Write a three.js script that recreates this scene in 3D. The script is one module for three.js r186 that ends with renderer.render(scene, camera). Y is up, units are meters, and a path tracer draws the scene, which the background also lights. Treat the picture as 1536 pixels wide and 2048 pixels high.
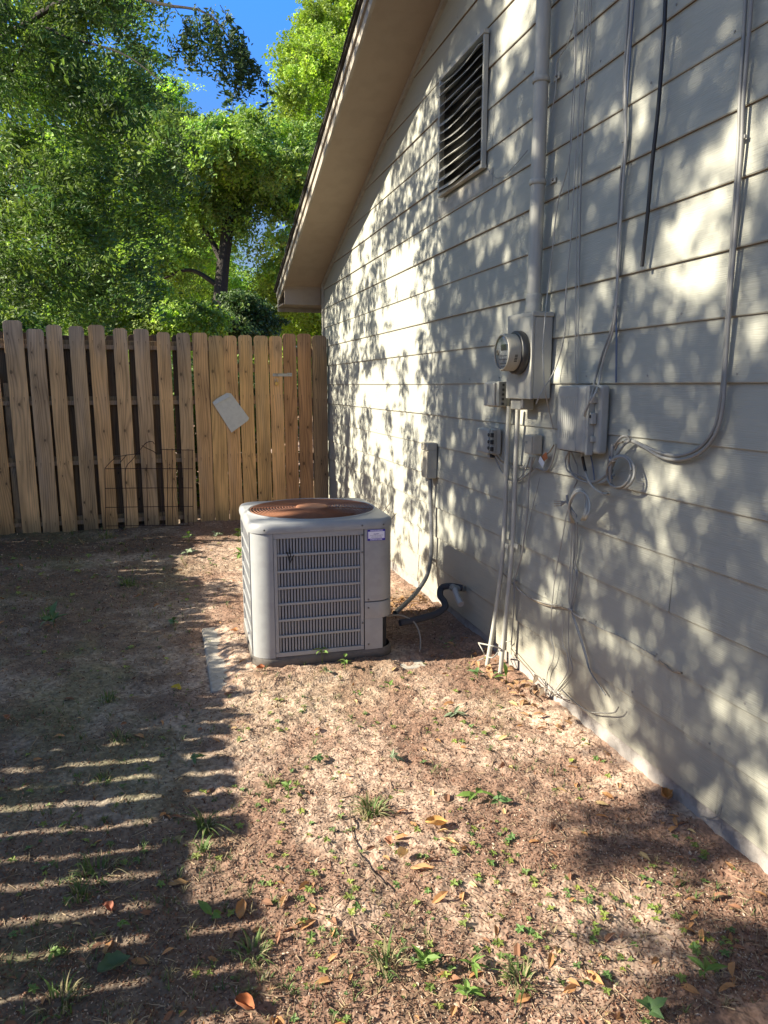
import * as THREE from 'three';
import { RoundedBoxGeometry } from 'three/addons/geometries/RoundedBoxGeometry.js';
import { mergeGeometries, mergeVertices } from 'three/addons/utils/BufferGeometryUtils.js';

// ---------------------------------------------------------------- camera, sky, sun, exposure
const scene = new THREE.Scene();
const FOCAL = 1460, PITCH = Math.atan(254 / FOCAL), YAW = Math.atan(436 * Math.cos(PITCH) / FOCAL), EYE = 1.45;
const camera = new THREE.PerspectiveCamera(2 * Math.atan(1024 / FOCAL) * 180 / Math.PI, 0.75, 0.05, 600);
camera.position.set(0, EYE, 0);
const FWD = new THREE.Vector3(Math.sin(YAW) * Math.cos(PITCH), -Math.sin(PITCH), -Math.cos(YAW) * Math.cos(PITCH));
camera.lookAt(camera.position.clone().add(FWD));

const SUN_AZ = 7.5 * Math.PI / 180, SUN_EL = 29.5 * Math.PI / 180;      // the sun stands to the left, a little ahead
const SUN = new THREE.Vector3(-Math.cos(SUN_AZ) * Math.cos(SUN_EL), Math.sin(SUN_EL), -Math.sin(SUN_AZ) * Math.cos(SUN_EL));
{
  const W = 512, H = 256, d = new Float32Array(W * H * 4);
  for (let j = 0; j < H; j++) for (let i = 0; i < W; i++) {
    const el = ((j + 0.5) / H - 0.5) * Math.PI, az = ((i + 0.5) / W - 0.5) * 2 * Math.PI;
    const x = Math.cos(az) * Math.cos(el), y = Math.sin(el), z = Math.sin(az) * Math.cos(el);
    const up = Math.max(y, 0), c = x * SUN.x + y * SUN.y + z * SUN.z;
    const k = Math.pow(1 - up, 6), m = Math.exp(-Math.pow((up - 0.44) / 0.22, 2)), glow = Math.pow(Math.max(0, c * 0.5 + 0.5), 9);
    const o = (j * W + i) * 4;
    d[o] = 0.095 - 0.035 * m + 0.36 * k + 0.50 * glow;
    d[o + 1] = 0.165 + 0.135 * m + 0.44 * k + 0.47 * glow;
    d[o + 2] = 0.27 + 0.74 * m + 0.42 * k + 0.38 * glow;
    d[o + 3] = 1;
  }
  const sky = new THREE.DataTexture(d, W, H, THREE.RGBAFormat, THREE.FloatType);
  sky.mapping = THREE.EquirectangularReflectionMapping; sky.magFilter = THREE.LinearFilter; sky.minFilter = THREE.LinearFilter;
  sky.needsUpdate = true;
  scene.background = sky; scene.environment = sky;
}
const SKY_STRENGTH = 0.45;
scene.backgroundIntensity = SKY_STRENGTH; scene.environmentIntensity = SKY_STRENGTH;
const sun = new THREE.DirectionalLight(new THREE.Color(1.0, 0.915, 0.75), 5.0);
sun.name = 'sun'; sun.position.copy(SUN).multiplyScalar(60).add(new THREE.Vector3(0, 0, -4)); sun.target.position.set(0, 0, -4);
sun.castShadow = true; sun.shadow.mapSize.set(4096, 4096); sun.shadow.radius = 0.55;
Object.assign(sun.shadow.camera, { left: -16, right: 16, top: 16, bottom: -16, near: 1, far: 140 });
scene.add(sun, sun.target);
const EXPOSURE = 2.8;

// ---------------------------------------------------------------- small tools
let seed = 7;
const rnd = () => { seed = (seed + 0x6d2b79f5) | 0; let t = Math.imul(seed ^ (seed >>> 15), 1 | seed); t = (t + Math.imul(t ^ (t >>> 7), 61 | t)) ^ t; return ((t ^ (t >>> 14)) >>> 0) / 4294967296; };
const rr = (a, b) => a + (b - a) * rnd();
const clamp = (x, a, b) => Math.min(b, Math.max(a, x));
const sm = (a, b, x) => { const t = clamp((x - a) / (b - a), 0, 1); return t * t * (3 - 2 * t); };
const mix = (a, b, t) => a + (b - a) * t;
const LAT = new Float32Array(65536); for (let i = 0; i < 65536; i++) LAT[i] = rnd();
function vn(x, y) {                                                     // smooth value noise 0..1, period 256
  const xi = Math.floor(x), yi = Math.floor(y); let fx = x - xi, fy = y - yi;
  fx = fx * fx * (3 - 2 * fx); fy = fy * fy * (3 - 2 * fy);
  const a = xi & 255, b = (xi + 1) & 255, c = (yi & 255) << 8, e = ((yi + 1) & 255) << 8;
  return (LAT[a + c] * (1 - fx) + LAT[b + c] * fx) * (1 - fy) + (LAT[a + e] * (1 - fx) + LAT[b + e] * fx) * fy;
}
function fbm(x, y, n = 4) { let s = 0, a = 0.5, t = 0; for (let i = 0; i < n; i++) { s += a * vn(x, y); t += a; a *= 0.5; x = x * 2.03 + 17.3; y = y * 2.03 + 5.7; } return s / t; }
const V = (x, y, z) => new THREE.Vector3(x, y, z);

// pixel of the photograph (1536 x 2048) -> point of the place
const RIGHT = V(Math.cos(YAW), 0, Math.sin(YAW)), UPV = new THREE.Vector3().crossVectors(RIGHT, FWD);
const ray = (px, py) => FWD.clone().multiplyScalar(FOCAL).addScaledVector(RIGHT, px - 768).addScaledVector(UPV, 1024 - py);
const along = (px, py, t) => V(0, EYE, 0).addScaledVector(ray(px, py), t);
const at = (px, py, depth) => along(px, py, depth / FOCAL);
const onGround = (px, py, y = 0) => along(px, py, (y - EYE) / ray(px, py).y);
const onX = (px, py, X) => along(px, py, X / ray(px, py).x);
const onZ = (px, py, Z) => along(px, py, Z / ray(px, py).z);
const WALL = 1.63, FENCE_Z = -7.66;
const W = (px, py, e = 0.012) => onX(px, py, WALL - e);                // a point e metres out from the wall's face

const used = new Map();
function numbered(n) { const k = used.get(n) || 0; used.set(n, k + 1); return k ? n + '_' + String(k).padStart(3, '0') : n; }
function tag(o, label, category, group, kind) { o.userData.label = label; if (category) o.userData.category = category; if (group) o.userData.group = group; if (kind) o.userData.kind = kind; return o; }
function thing(name, label, category, pos = [0, 0, 0], turn = 0, group) {
  const o = new THREE.Group(); o.name = numbered(name); o.position.set(...pos); o.rotation.y = turn; scene.add(o);
  return tag(o, label, category, group);
}
function part(name, geo, m, parent, label) { const o = new THREE.Mesh(geo, m); o.name = name; parent.add(o); if (label) o.userData.label = label; return o; }
function solo(name, geo, m, label, category, group, kind) { const o = new THREE.Mesh(geo, m); o.name = numbered(name); scene.add(o); return tag(o, label, category, group, kind); }
const shift = (g, x, y, z) => g.translate(x, y, z);
function box(w, h, d, x = 0, y = 0, z = 0, r = 0.003) {
  const g = r > 0 ? new RoundedBoxGeometry(w, h, d, 1, Math.min(r, w / 2.01, h / 2.01, d / 2.01)) : new THREE.BoxGeometry(w, h, d);
  metres(g); return g.translate(x, y, z);
}
function metres(g, s = 1) {                                            // uv in metres by the face's main direction
  const p = g.attributes.position, n = g.attributes.normal, uv = new Float32Array(p.count * 2);
  for (let i = 0; i < p.count; i++) {
    const ax = Math.abs(n.getX(i)), ay = Math.abs(n.getY(i)), az = Math.abs(n.getZ(i));
    const u = ax > ay && ax > az ? p.getZ(i) : p.getX(i), v = ay >= ax && ay >= az ? p.getZ(i) : p.getY(i);
    uv[2 * i] = u * s; uv[2 * i + 1] = v * s;
  }
  g.setAttribute('uv', new THREE.BufferAttribute(uv, 2)); return g;
}
function merge(list) { const l = list.map((g) => { g = g.index ? g.toNonIndexed() : g; for (const k of Object.keys(g.attributes)) if (!['position', 'normal', 'uv'].includes(k)) g.deleteAttribute(k); return g; }); return mergeGeometries(l); }
function tube(pts, r, seg = 0, rad = 6, closed = false) {
  const c = new THREE.CatmullRomCurve3(pts, closed, 'centripetal');
  return new THREE.TubeGeometry(c, seg || Math.max(8, pts.length * 6), r, rad, closed);
}
function rod(a, b, r, r2 = r, n = 10) {
  const d = b.clone().sub(a), g = new THREE.CylinderGeometry(r2, r, d.length(), n, 1);
  g.applyQuaternion(new THREE.Quaternion().setFromUnitVectors(V(0, 1, 0), d.clone().normalize()));
  return g.translate((a.x + b.x) / 2, (a.y + b.y) / 2, (a.z + b.z) / 2);
}
function limb(pts, r0, r1, rad = 8) {                                  // a tapered, slightly uneven tube
  const c = new THREE.CatmullRomCurve3(pts), n = pts.length * 5, g = new THREE.TubeGeometry(c, n, 1, rad, false), p = g.attributes.position;
  for (let i = 0; i <= n; i++) {
    const o = c.getPointAt(i / n), r = mix(r0, r1, i / n) * (0.92 + 0.16 * vn(i * 0.7, r0 * 90));
    for (let j = 0; j <= rad; j++) { const k = i * (rad + 1) + j; p.setXYZ(k, o.x + (p.getX(k) - o.x) * r, o.y + (p.getY(k) - o.y) * r, o.z + (p.getZ(k) - o.z) * r); }
  }
  g.computeVertexNormals(); return g;
}
function tex(w, h, fn, srgb = false, wrap = THREE.RepeatWrapping) {    // fn(x, y, out) fills out[0..2] with 0..1
  const d = new Uint8Array(w * h * 4), o = [0, 0, 0];
  for (let y = 0; y < h; y++) for (let x = 0; x < w; x++) {
    fn(x, y, o); const k = (y * w + x) * 4;
    for (let c = 0; c < 3; c++) { const v = clamp(o[c], 0, 1); d[k + c] = 255 * (srgb ? (v <= 0.0031308 ? v * 12.92 : 1.055 * Math.pow(v, 1 / 2.4) - 0.055) : v) + 0.5; }
    d[k + 3] = 255;
  }
  const t = new THREE.DataTexture(d, w, h); t.wrapS = t.wrapT = wrap; t.magFilter = THREE.LinearFilter; t.minFilter = THREE.LinearFilter;
  if (srgb) t.colorSpace = THREE.SRGBColorSpace; t.needsUpdate = true; return t;
}
const scaled = (t, sx, sy) => { const c = t.clone(); c.repeat.set(sx, sy); c.needsUpdate = true; return c; };
const lin = (r, g, b) => new THREE.Color().setRGB(r, g, b);
const std = (c, rough = 0.7, more = {}) => new THREE.MeshStandardMaterial({ color: lin(...c), roughness: rough, ...more });

// ---------------------------------------------------------------- textures and materials
const grunge = tex(512, 512, (x, y, o) => {                            // soft dirt, tiles every 512
  const s = fbm(x / 32, y / 32, 5), f = vn(x / 2, y / 2), v = 0.80 + 0.20 * sm(0.25, 0.6, s) - 0.05 * f;
  o[0] = v; o[1] = v * 0.99; o[2] = v * 0.97;
}, true);
const lite = tex(512, 512, (x, y, o) => { const v = 0.93 + 0.07 * sm(0.3, 0.6, fbm(x / 40 + 9, y / 40 + 2, 5)) - 0.03 * vn(x / 3, y / 3); o[0] = v; o[1] = v; o[2] = v * 0.99; }, true);
const siding_bump = tex(2048, 256, (x, y, o) => {                      // embossed cedar grain, 2 m x 0.25 m
  const u = x / 2048, v = y / 256;
  const warp = 1.5 * fbm(u * 12, v * 3, 3) + 1.3 * fbm(u * 4, v * 1.5 + 9, 2);
  const g = Math.sin((v * 15 + warp) * 6.283), g2 = Math.sin((v * 37 + warp * 2.3) * 6.283);
  const streak = vn(x / 34, y / 1.5), s2 = vn(x / 70 + 8, y / 2.6 + 3), h = 0.5 + 0.13 * g * sm(0.4, 0.75, fbm(u * 12 + 40, v * 4, 3)) + 0.10 * g2 + 0.45 * (streak - 0.5) + 0.3 * (s2 - 0.5);
  o[0] = o[1] = o[2] = h;
});
const siding_tint = tex(1024, 512, (x, y, o) => {                      // 4 m x 2 m of faint weathering
  const s = fbm(x / 64, y / 64, 5), st = vn(x / 60, y / 3), v = 0.90 + 0.10 * s - 0.05 * st;
  o[0] = v; o[1] = v * mix(1.0, 1.012, s); o[2] = v * mix(0.985, 1.0, s);
}, true);
const M = {
  siding: new THREE.MeshStandardMaterial({ color: lin(0.402, 0.396, 0.336), roughness: 0.62, vertexColors: true, map: scaled(siding_tint, 0.25, 0.5), bumpMap: scaled(siding_bump, 0.5, 4), bumpScale: 0.0011 }),
  trim: std([0.41, 0.39, 0.335], 0.6, { map: scaled(grunge, 1.3, 1.3) }),
  soffit: std([0.35, 0.285, 0.215], 0.75, { map: scaled(lite, 0.9, 0.9) }),
  fascia: std([0.37, 0.33, 0.27], 0.65, { map: scaled(grunge, 1.1, 1.1) }),
  shingle: std([0.05, 0.047, 0.043], 0.95),
  foundation: std([0.34, 0.315, 0.295], 0.9, { map: scaled(grunge, 1.6, 1.6), bumpMap: scaled(grunge, 6, 6), bumpScale: 0.004 }),
  paint: std([0.41, 0.40, 0.345], 0.5, { map: scaled(lite, 1.7, 1.7) }),
  paintDark: std([0.27, 0.27, 0.24], 0.6, { map: scaled(grunge, 2, 2) }),
  plastic: std([0.35, 0.35, 0.32], 0.45, { map: scaled(lite, 2.5, 2.5) }),
  beige: std([0.42, 0.39, 0.31], 0.5, { map: scaled(lite, 2, 2) }),
  dark: std([0.02, 0.02, 0.02], 0.8),
  vent: std([0.36, 0.36, 0.32], 0.6, { map: scaled(grunge, 2, 2) }),
  wireGrey: std([0.25, 0.245, 0.225], 0.5),
  wireLight: std([0.36, 0.35, 0.31], 0.5),
  wireBlack: std([0.012, 0.012, 0.014], 0.45),
  wireTan: std([0.27, 0.22, 0.16], 0.6),
  wireBlue: std([0.10, 0.13, 0.19], 0.5),
  pvc: std([0.36, 0.35, 0.33], 0.45),
  foam: std([0.045, 0.045, 0.05], 0.9),
  acPaint: std([0.355, 0.36, 0.36], 0.40, { map: scaled(lite, 2.2, 2.2) }),
  acSlat: std([0.32, 0.32, 0.32], 0.45),
  acCoil: std([0.022, 0.024, 0.03], 0.7), recess: std([0.05, 0.05, 0.048], 0.9),
  acBase: std([0.15, 0.135, 0.12], 0.8, { map: scaled(grunge, 3, 3) }),
  screw: std([0.18, 0.17, 0.16], 0.4, { metalness: 0.7 }),
  rust: std([0.34, 0.145, 0.075], 0.85, { map: scaled(grunge, 7, 7) }),
  rustDisc: std([0.44, 0.195, 0.10], 0.8, { map: scaled(grunge, 5, 5) }),
  rustWire: std([0.055, 0.028, 0.020], 0.85),
  concrete: std([0.46, 0.42, 0.36], 0.92, { map: scaled(grunge, 3, 3), bumpMap: scaled(grunge, 9, 9), bumpScale: 0.003 }),
  steel: std([0.40, 0.38, 0.33], 0.45, { metalness: 0.55 }),
  brass: std([0.50, 0.32, 0.10], 0.35, { metalness: 0.8 }),
  sheet: std([0.56, 0.55, 0.48], 0.5, { map: scaled(lite, 3, 3) }),
  white: std([0.62, 0.64, 0.66], 0.6),
  orange: std([0.38, 0.12, 0.04], 0.6),
  bark: std([0.038, 0.031, 0.025], 0.95, { bumpMap: scaled(grunge, 5, 2), bumpScale: 0.03 }),
  twig: std([0.12, 0.085, 0.06], 0.9),
};
const leafMat = (rough = 0.85, tr = 0.45) => new THREE.MeshPhysicalMaterial({ color: 0xffffff, roughness: rough, transmission: tr, thickness: 0, ior: 1.4, side: THREE.DoubleSide });
M.leaf = leafMat(); M.shadeLeaf = leafMat(1, 0.3);

// ---------------------------------------------------------------- ground
const PAD = { x0: 0.135, x1: 1.24, z0: -4.36, z1: -3.40, top: 0.006 };
function gh(x, z) {                                                    // height of the soil
  const near = 1 - sm(9, 16, Math.hypot(x, z + 4));
  let y = 0.030 * (fbm(x * 1.3 + 31, z * 1.3 + 11, 3) - 0.5) + 0.022 * (fbm(x * 7 + 3, z * 7 + 50, 3) - 0.5) + 0.011 * (vn(x * 34, z * 34) - 0.5) + 0.006 * (vn(x * 85, z * 85) - 0.5);
  y *= near;
  const inZ = sm(PAD.z0 - 0.06, PAD.z0 + 0.04, z) * (1 - sm(PAD.z1 - 0.03, PAD.z1 + 0.05, z));
  const n = 0.05 * (vn(x * 9, z * 9) - 0.5);
  y = mix(y, -0.012, inZ * (1 - sm(0.165, 0.215, x + 2 * n)) * sm(0.08, 0.145, x) * sm(0.25, 0.42, fbm(x * 8 + 3, z * 5 + 1, 2) + 0.25 * sm(-4.0, -3.6, z)));
  y += 0.028 * inZ * sm(0.18, 0.30, x + n) * (1 - 0.8 * sm(1.10, 1.16, x + n * 2) * sm(-3.56, -3.48, z + n * 2));   // litter heaped over the slab
  y += 0.035 * sm(-7.3, -7.62, z) * (0.5 + vn(x * 4, 3)) * near;       // drift along the fence
  y += 0.02 * sm(1.45, 1.62, x) * near * (z > -8 ? 1 : 0);
  return y;
}
const sandAt = (x, z) => sm(0.43, 0.70, 0.62 * fbm(x * 1.9 + 7, z * 1.9 + 3, 4) + 0.38 * fbm(x * 8 + 90, z * 8 + 20, 3) + 0.30 * Math.exp(-((x - 0.24) ** 2) / 0.012 - ((z + 3.95) ** 2) / 0.16));
const groundMap = tex(2048, 2048, (i, j, o) => {                       // 8 m x 8 m, never repeated in view
  const x = i / 256 - 4, z = -j / 256;
  const s = sandAt(x, z) * (0.35 + 0.65 * sm(0.25, 0.6, vn(x * 70, z * 70))), g = vn(x * 128, z * 128), f = fbm(x * 40, z * 40, 2), m = fbm(x * 3 + 60, z * 3 + 80, 3);
  const dk = sm(0.25, -0.25, x) * 0.45 + sm(-6.3, -7.0, z) * 0.4;  // left-fence shade and humus put into the soil colour; back strip darker
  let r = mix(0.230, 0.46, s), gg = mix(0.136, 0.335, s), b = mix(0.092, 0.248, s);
  const gy = 0.55 * sm(0.3, -0.2, x), av = 0.5 * (gg + b); r = mix(r, av * 1.14, gy); gg = mix(gg, av * 1.06, gy);  // soil in the fence shadow greyed, the shade tone put into its colour
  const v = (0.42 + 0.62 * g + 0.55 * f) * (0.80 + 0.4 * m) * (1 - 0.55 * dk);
  const moss = sm(0.50, 0.68, fbm(x * 2.2 + 140, z * 2.2 + 33, 4)) * (0.12 + 0.35 * sm(0.2, -0.3, x));
  r = mix(r, 0.16, moss); gg = mix(gg, 0.17, moss); b = mix(b, 0.07, moss);
  o[0] = r * v; o[1] = gg * v; o[2] = b * v;
}, true, THREE.MirroredRepeatWrapping);
const soilBump = tex(512, 512, (x, y, o) => { const h = 0.5 * vn(x / 3, y / 3) + 0.3 * vn(x / 8, y / 8) + 0.2 * vn(x / 1.3, y / 1.3); o[0] = o[1] = o[2] = h; });
{
  const xs = [], zs = [];
  for (let x = -2.4; x <= 1.76; x += 0.0135) xs.push(x);
  for (let d = 0.03, a = -2.4, b = xs[xs.length - 1]; b < 220; d *= 1.22) { a -= d; b += d; xs.unshift(a); xs.push(b); }
  for (let z = -8; z <= -1.05; z += 0.0135) zs.push(z);
  for (let d = 0.03, a = -8, b = zs[zs.length - 1]; b < 220; d *= 1.22) { a -= d; b += d; zs.unshift(a); zs.push(b); }
  const nx = xs.length, nz = zs.length, p = new Float32Array(nx * nz * 3), uv = new Float32Array(nx * nz * 2), ix = [];
  for (let j = 0; j < nz; j++) for (let i = 0; i < nx; i++) {
    const k = j * nx + i; p.set([xs[i], gh(xs[i], zs[j]), zs[j]], 3 * k); uv.set([(xs[i] + 4) / 8, -zs[j] / 8], 2 * k);
    if (i < nx - 1 && j < nz - 1) ix.push(k, k + nx, k + 1, k + 1, k + nx, k + nx + 1);
  }
  const g = new THREE.BufferGeometry(); g.setAttribute('position', new THREE.BufferAttribute(p, 3)); g.setAttribute('uv', new THREE.BufferAttribute(uv, 2)); g.setIndex(ix); g.computeVertexNormals();
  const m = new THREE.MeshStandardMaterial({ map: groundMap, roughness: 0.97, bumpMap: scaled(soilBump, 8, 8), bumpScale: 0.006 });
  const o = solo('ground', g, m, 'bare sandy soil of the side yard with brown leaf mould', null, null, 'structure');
}
solo('concrete_slab', box(PAD.x1 - PAD.x0, 0.09, PAD.z1 - PAD.z0, (PAD.x0 + PAD.x1) / 2, PAD.top - 0.045, (PAD.z0 + PAD.z1) / 2, 0.012), M.concrete,
  'pale concrete slab under the air conditioner, half buried in soil', 'slab');

// ---------------------------------------------------------------- house
const RIDGE_Z = -1.3, CORNER = -7.83, FRONT_Z = 5.2, PITCHED = 0.3217;
const roofY = (z) => 2.498 + PITCHED * ((z < RIDGE_Z ? z : 2 * RIDGE_Z - z) + 7.805);
const zAtRoof = (y) => (y - 2.498) / PITCHED - 7.805;
const house = thing('house', 'house end wall of grey beige lap siding under a brown gable eave', 'house');
{
  const BUTT = 0.014, ROW = 0.1955, rows = [];
  for (let k = -7; k < 17; k++) rows.push(1.455 + ROW * k);
  const cuts = { 3: [-3.62], 2: [-5.9], 1: [-2.62, -6.4], 0: [-4.9, -0.6], 6: [-3.615], 7: [-3.62], 8: [-3.61], 5: [-5.2], [-1]: [-2.75], [-2]: [-4.72, -1.92], [-3]: [-4.36], [-4]: [-4.36, -2.05], [-5]: [-4.36, -3.05], [-6]: [-2.66], [-7]: [-3.9, -1.76] };
  rows.forEach((y0, ri) => {
    const k = ri - 7, y1 = y0 + ROW + 0.012;
    const lo0 = Math.max(CORNER + 0.02, zAtRoof(y0) + 0.02), hi0 = Math.min(FRONT_Z, 2 * RIDGE_Z - zAtRoof(y0) - 0.02);
    const lo1 = Math.max(CORNER + 0.02, zAtRoof(y1) + 0.02), hi1 = Math.min(FRONT_Z, 2 * RIDGE_Z - zAtRoof(y1) - 0.02);
    if (hi0 - lo0 < 0.4) return;
    const ends = [null, ...(cuts[k] || [k % 2 ? -3.4 : -5.0]).slice().sort((a, b) => a - b), null];
    for (let e = 0; e < ends.length - 1; e++) {
      const a0 = ends[e] ?? lo0, b0 = ends[e + 1] ?? hi0, a1 = ends[e] ?? lo1, b1 = ends[e + 1] ?? Math.max(hi1, lo1 + 0.05);
      if (b0 - a0 < 0.1) continue;
      const proud = rr(-0.0012, 0.0012), n = Math.max(2, Math.ceil((b0 - a0) / 0.25)), P = [], C = [], U = [], I = [], u0 = rr(0, 7), v0 = Math.floor(rr(0, 4)) * 0.25;
      for (let i = 0; i <= n; i++) {
        const t = i / n, g = 0.0012 * (i && i < n ? 1 : 0), zb = mix(a0, b0, t) + (t === 0 && ends[e] !== null ? 0.0015 : 0), zt = mix(a1, b1, t);
        const wv = 0.004 * (vn(zb * 1.1 + k * 7.7, k * 3.1) - 0.5), xo = WALL + proud + 0.004 * (vn(zb * 0.8 + k * 5.1, 40 + k) - 0.5), xt = xo + 0.011;
        const yb = y0 + wv;
        // rows of vertices: top of face, low face, chamfer, butt edge front, butt edge back
        const rowsP = [[xt, y1, zt, 1], [xo + 0.0005, yb + 0.004, zb, 1], [xo + 0.0005, yb + 0.004, zb, 1], [xo + 0.003, yb + 0.0005, zb, 1], [xo + 0.003, yb + 0.0005, zb, 0], [xo + BUTT + 0.004, yb, zb, 0]];
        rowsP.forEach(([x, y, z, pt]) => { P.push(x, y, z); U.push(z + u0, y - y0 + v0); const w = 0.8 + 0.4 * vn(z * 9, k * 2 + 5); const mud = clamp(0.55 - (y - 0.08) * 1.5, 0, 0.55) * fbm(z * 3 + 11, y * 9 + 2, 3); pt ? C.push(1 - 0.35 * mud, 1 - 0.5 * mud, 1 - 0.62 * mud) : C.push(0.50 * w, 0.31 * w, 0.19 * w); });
        if (i < n) for (const r of [0, 2, 4]) { const q = i * 6 + r; I.push(q, q + 1, q + 6, q + 1, q + 7, q + 6); }
      }
      const g = new THREE.BufferGeometry(); g.setAttribute('position', new THREE.Float32BufferAttribute(P, 3)); g.setAttribute('uv', new THREE.Float32BufferAttribute(U, 2)); g.setAttribute('color', new THREE.Float32BufferAttribute(C, 3)); g.setIndex(I); g.computeVertexNormals();
      part('siding_board', g, M.siding, house);
    }
  });
  {                                                                     // painted nail heads along the laps
    const g = new THREE.CylinderGeometry(0.0042, 0.0042, 0.002, 8).rotateZ(Math.PI / 2), S = [];
    rows.forEach((y0, ri) => { for (let z = CORNER + 0.2 + (ri % 3) * 0.13; z < 0.5; z += 0.406) { const y = y0 + 0.028 + rr(-0.004, 0.004); if (y + 0.1 > roofY(z)) continue; S.push(new THREE.Matrix4().makeTranslation(WALL + 0.0016, y, z + rr(-0.03, 0.03))); } });
    const m = new THREE.InstancedMesh(g, M.wireGrey, S.length); S.forEach((x, i) => m.setMatrixAt(i, x)); m.name = 'nail_heads'; m.userData.kind = 'stuff'; house.add(m);
  }
  // wall body behind the boards: the gable outline, 16 cm thick
  const s = new THREE.Shape(); s.moveTo(-FRONT_Z, 0.09); s.lineTo(-CORNER, 0.09); s.lineTo(-CORNER, roofY(CORNER)); s.lineTo(-RIDGE_Z, roofY(RIDGE_Z)); s.lineTo(-FRONT_Z, roofY(FRONT_Z)); s.closePath();
  const wg = new THREE.ExtrudeGeometry(s, { depth: 0.16, bevelEnabled: false }); wg.rotateY(Math.PI / 2); wg.translate(WALL + 0.0155, 0, 0); metres(wg);
  part('wall', wg, M.trim, house);
  part('back_wall', box(8, 2.35, 0.16, WALL + 4.17, 1.265, CORNER + 0.08, 0), M.trim, house);
  part('foundation', box(0.2, 0.5, FRONT_Z - CORNER - 0.02, WALL + 0.112, -0.163, (FRONT_Z + CORNER) / 2, 0.006), M.foundation, house);
  part('corner_trim', box(0.02, 2.42, 0.06, WALL - 0.003, 1.29, CORNER + 0.012, 0.003), M.trim, house);
  // soffit, fascia, roof: sloping slabs along the rake
  const slab = (x0, x1, off0, off1, z0, z1) => {                       // between heights roofY + off0 .. off1
    const g = new THREE.BoxGeometry(x1 - x0, off1 - off0, 1, 1, 1, 30), p = g.attributes.position;
    for (let i = 0; i < p.count; i++) { const z = mix(z0, z1, p.getZ(i) + 0.5); p.setXYZ(i, p.getX(i) + (x0 + x1) / 2, roofY(z) + (p.getY(i) > 0 ? off1 : off0), z); }
    g.computeVertexNormals(); return metres(g);
  };
  const EAVE = -8.27, OUT = 1.22;
  for (const [za, zb] of [[EAVE, RIDGE_Z], [RIDGE_Z, FRONT_Z + 0.44]]) {
    part('soffit', slab(OUT + 0.021, WALL + 0.1, 0.004, 0.016, za + (za === EAVE ? 0.35 : 0), zb), M.soffit, house);
    part('fascia', slab(OUT, OUT + 0.02, -0.022, 0.095, za, zb), M.fascia, house);
    part('drip_board', slab(OUT - 0.014, OUT - 0.001, 0.045, 0.095, za - 0.01, zb), M.fascia, house);
    part('roof_deck', slab(OUT - 0.005, WALL + 9, 0.0965, 0.112, za - 0.02, zb), M.fascia, house);
    const roof = part('roof', slab(OUT - 0.03, WALL + 9, 0.1135, 0.121, za - 0.045, zb), M.shingle, house);
    const n = Math.floor((zb - za) / 0.14), sg = []; for (let v = 0; v < 3; v++) sg.push(box(0.30, 0.006, 0.17, 0, 0, 0, 0.002));
    const dir = za === EAVE ? 1 : -1;
    for (let i = 0; i < n; i++) for (let j = 0; j < 2; j++) {          // the shingles of the rake edge, course by course
      const z = za + 0.05 + i * 0.14, m = part('shingle', sg[(i + j) % 3], M.shingle, roof);
      m.position.set(OUT - 0.038 + 0.15 + j * 0.302 + rr(-0.004, 0.004), roofY(z) + 0.130 + rr(-0.001, 0.002), z); m.rotation.x = -dir * Math.atan(PITCHED) + dir * 0.035;
    }
  }
  part('eave_return', box(WALL - OUT - 0.02, 0.185, 0.02, (WALL + OUT) / 2 + 0.01, roofY(-7.93) - 0.078, -7.93, 0.003), M.soffit, house);
  part('eave_fascia', box(WALL + 8 - OUT, 0.24, 0.02, (WALL + 8 + OUT) / 2, roofY(EAVE) + 0.015, EAVE - 0.012, 0.003), M.fascia, house);
  part('eave_soffit', box(WALL + 8 - OUT, 0.012, 0.33, (WALL + 8 + OUT) / 2, roofY(-7.93) - 0.166, -8.1, 0.002), M.soffit, house);
  part('return_trim', box(WALL - OUT - 0.02, 0.022, 0.012, (WALL + OUT) / 2 + 0.01, roofY(-7.93) + 0.006, -7.914, 0.002), M.soffit, house);
  // thin frieze bead where boards meet the soffit
  part('frieze_bead', slab(WALL - 0.014, WALL + 0.01, -0.03, 0.002, CORNER, RIDGE_Z), M.trim, house);

  // louvred gable vent
  const vz0 = -4.29, vz1 = -3.69, vy0 = 2.555, vy1 = 3.185, vent = new THREE.Group(); vent.name = 'gable_vent'; vent.position.set(WALL, 0, 0); house.add(vent);
  part('vent_recess', box(0.004, vy1 - vy0, vz1 - vz0, -0.002, (vy0 + vy1) / 2, (vz0 + vz1) / 2, 0), M.recess, vent);
  const fr = [box(0.032, 0.022, vz1 - vz0 + 0.03, -0.017, vy1, (vz0 + vz1) / 2), box(0.03, 0.022, vz1 - vz0 + 0.03, -0.016, vy0, (vz0 + vz1) / 2), box(0.034, vy1 - vy0 - 0.023, 0.022, -0.018, (vy0 + vy1) / 2, vz0 - 0.004), box(0.026, vy1 - vy0 - 0.023, 0.018, -0.014, (vy0 + vy1) / 2, vz1 + 0.002)];
  part('vent_frame', merge(fr), M.paint, vent);
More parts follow.
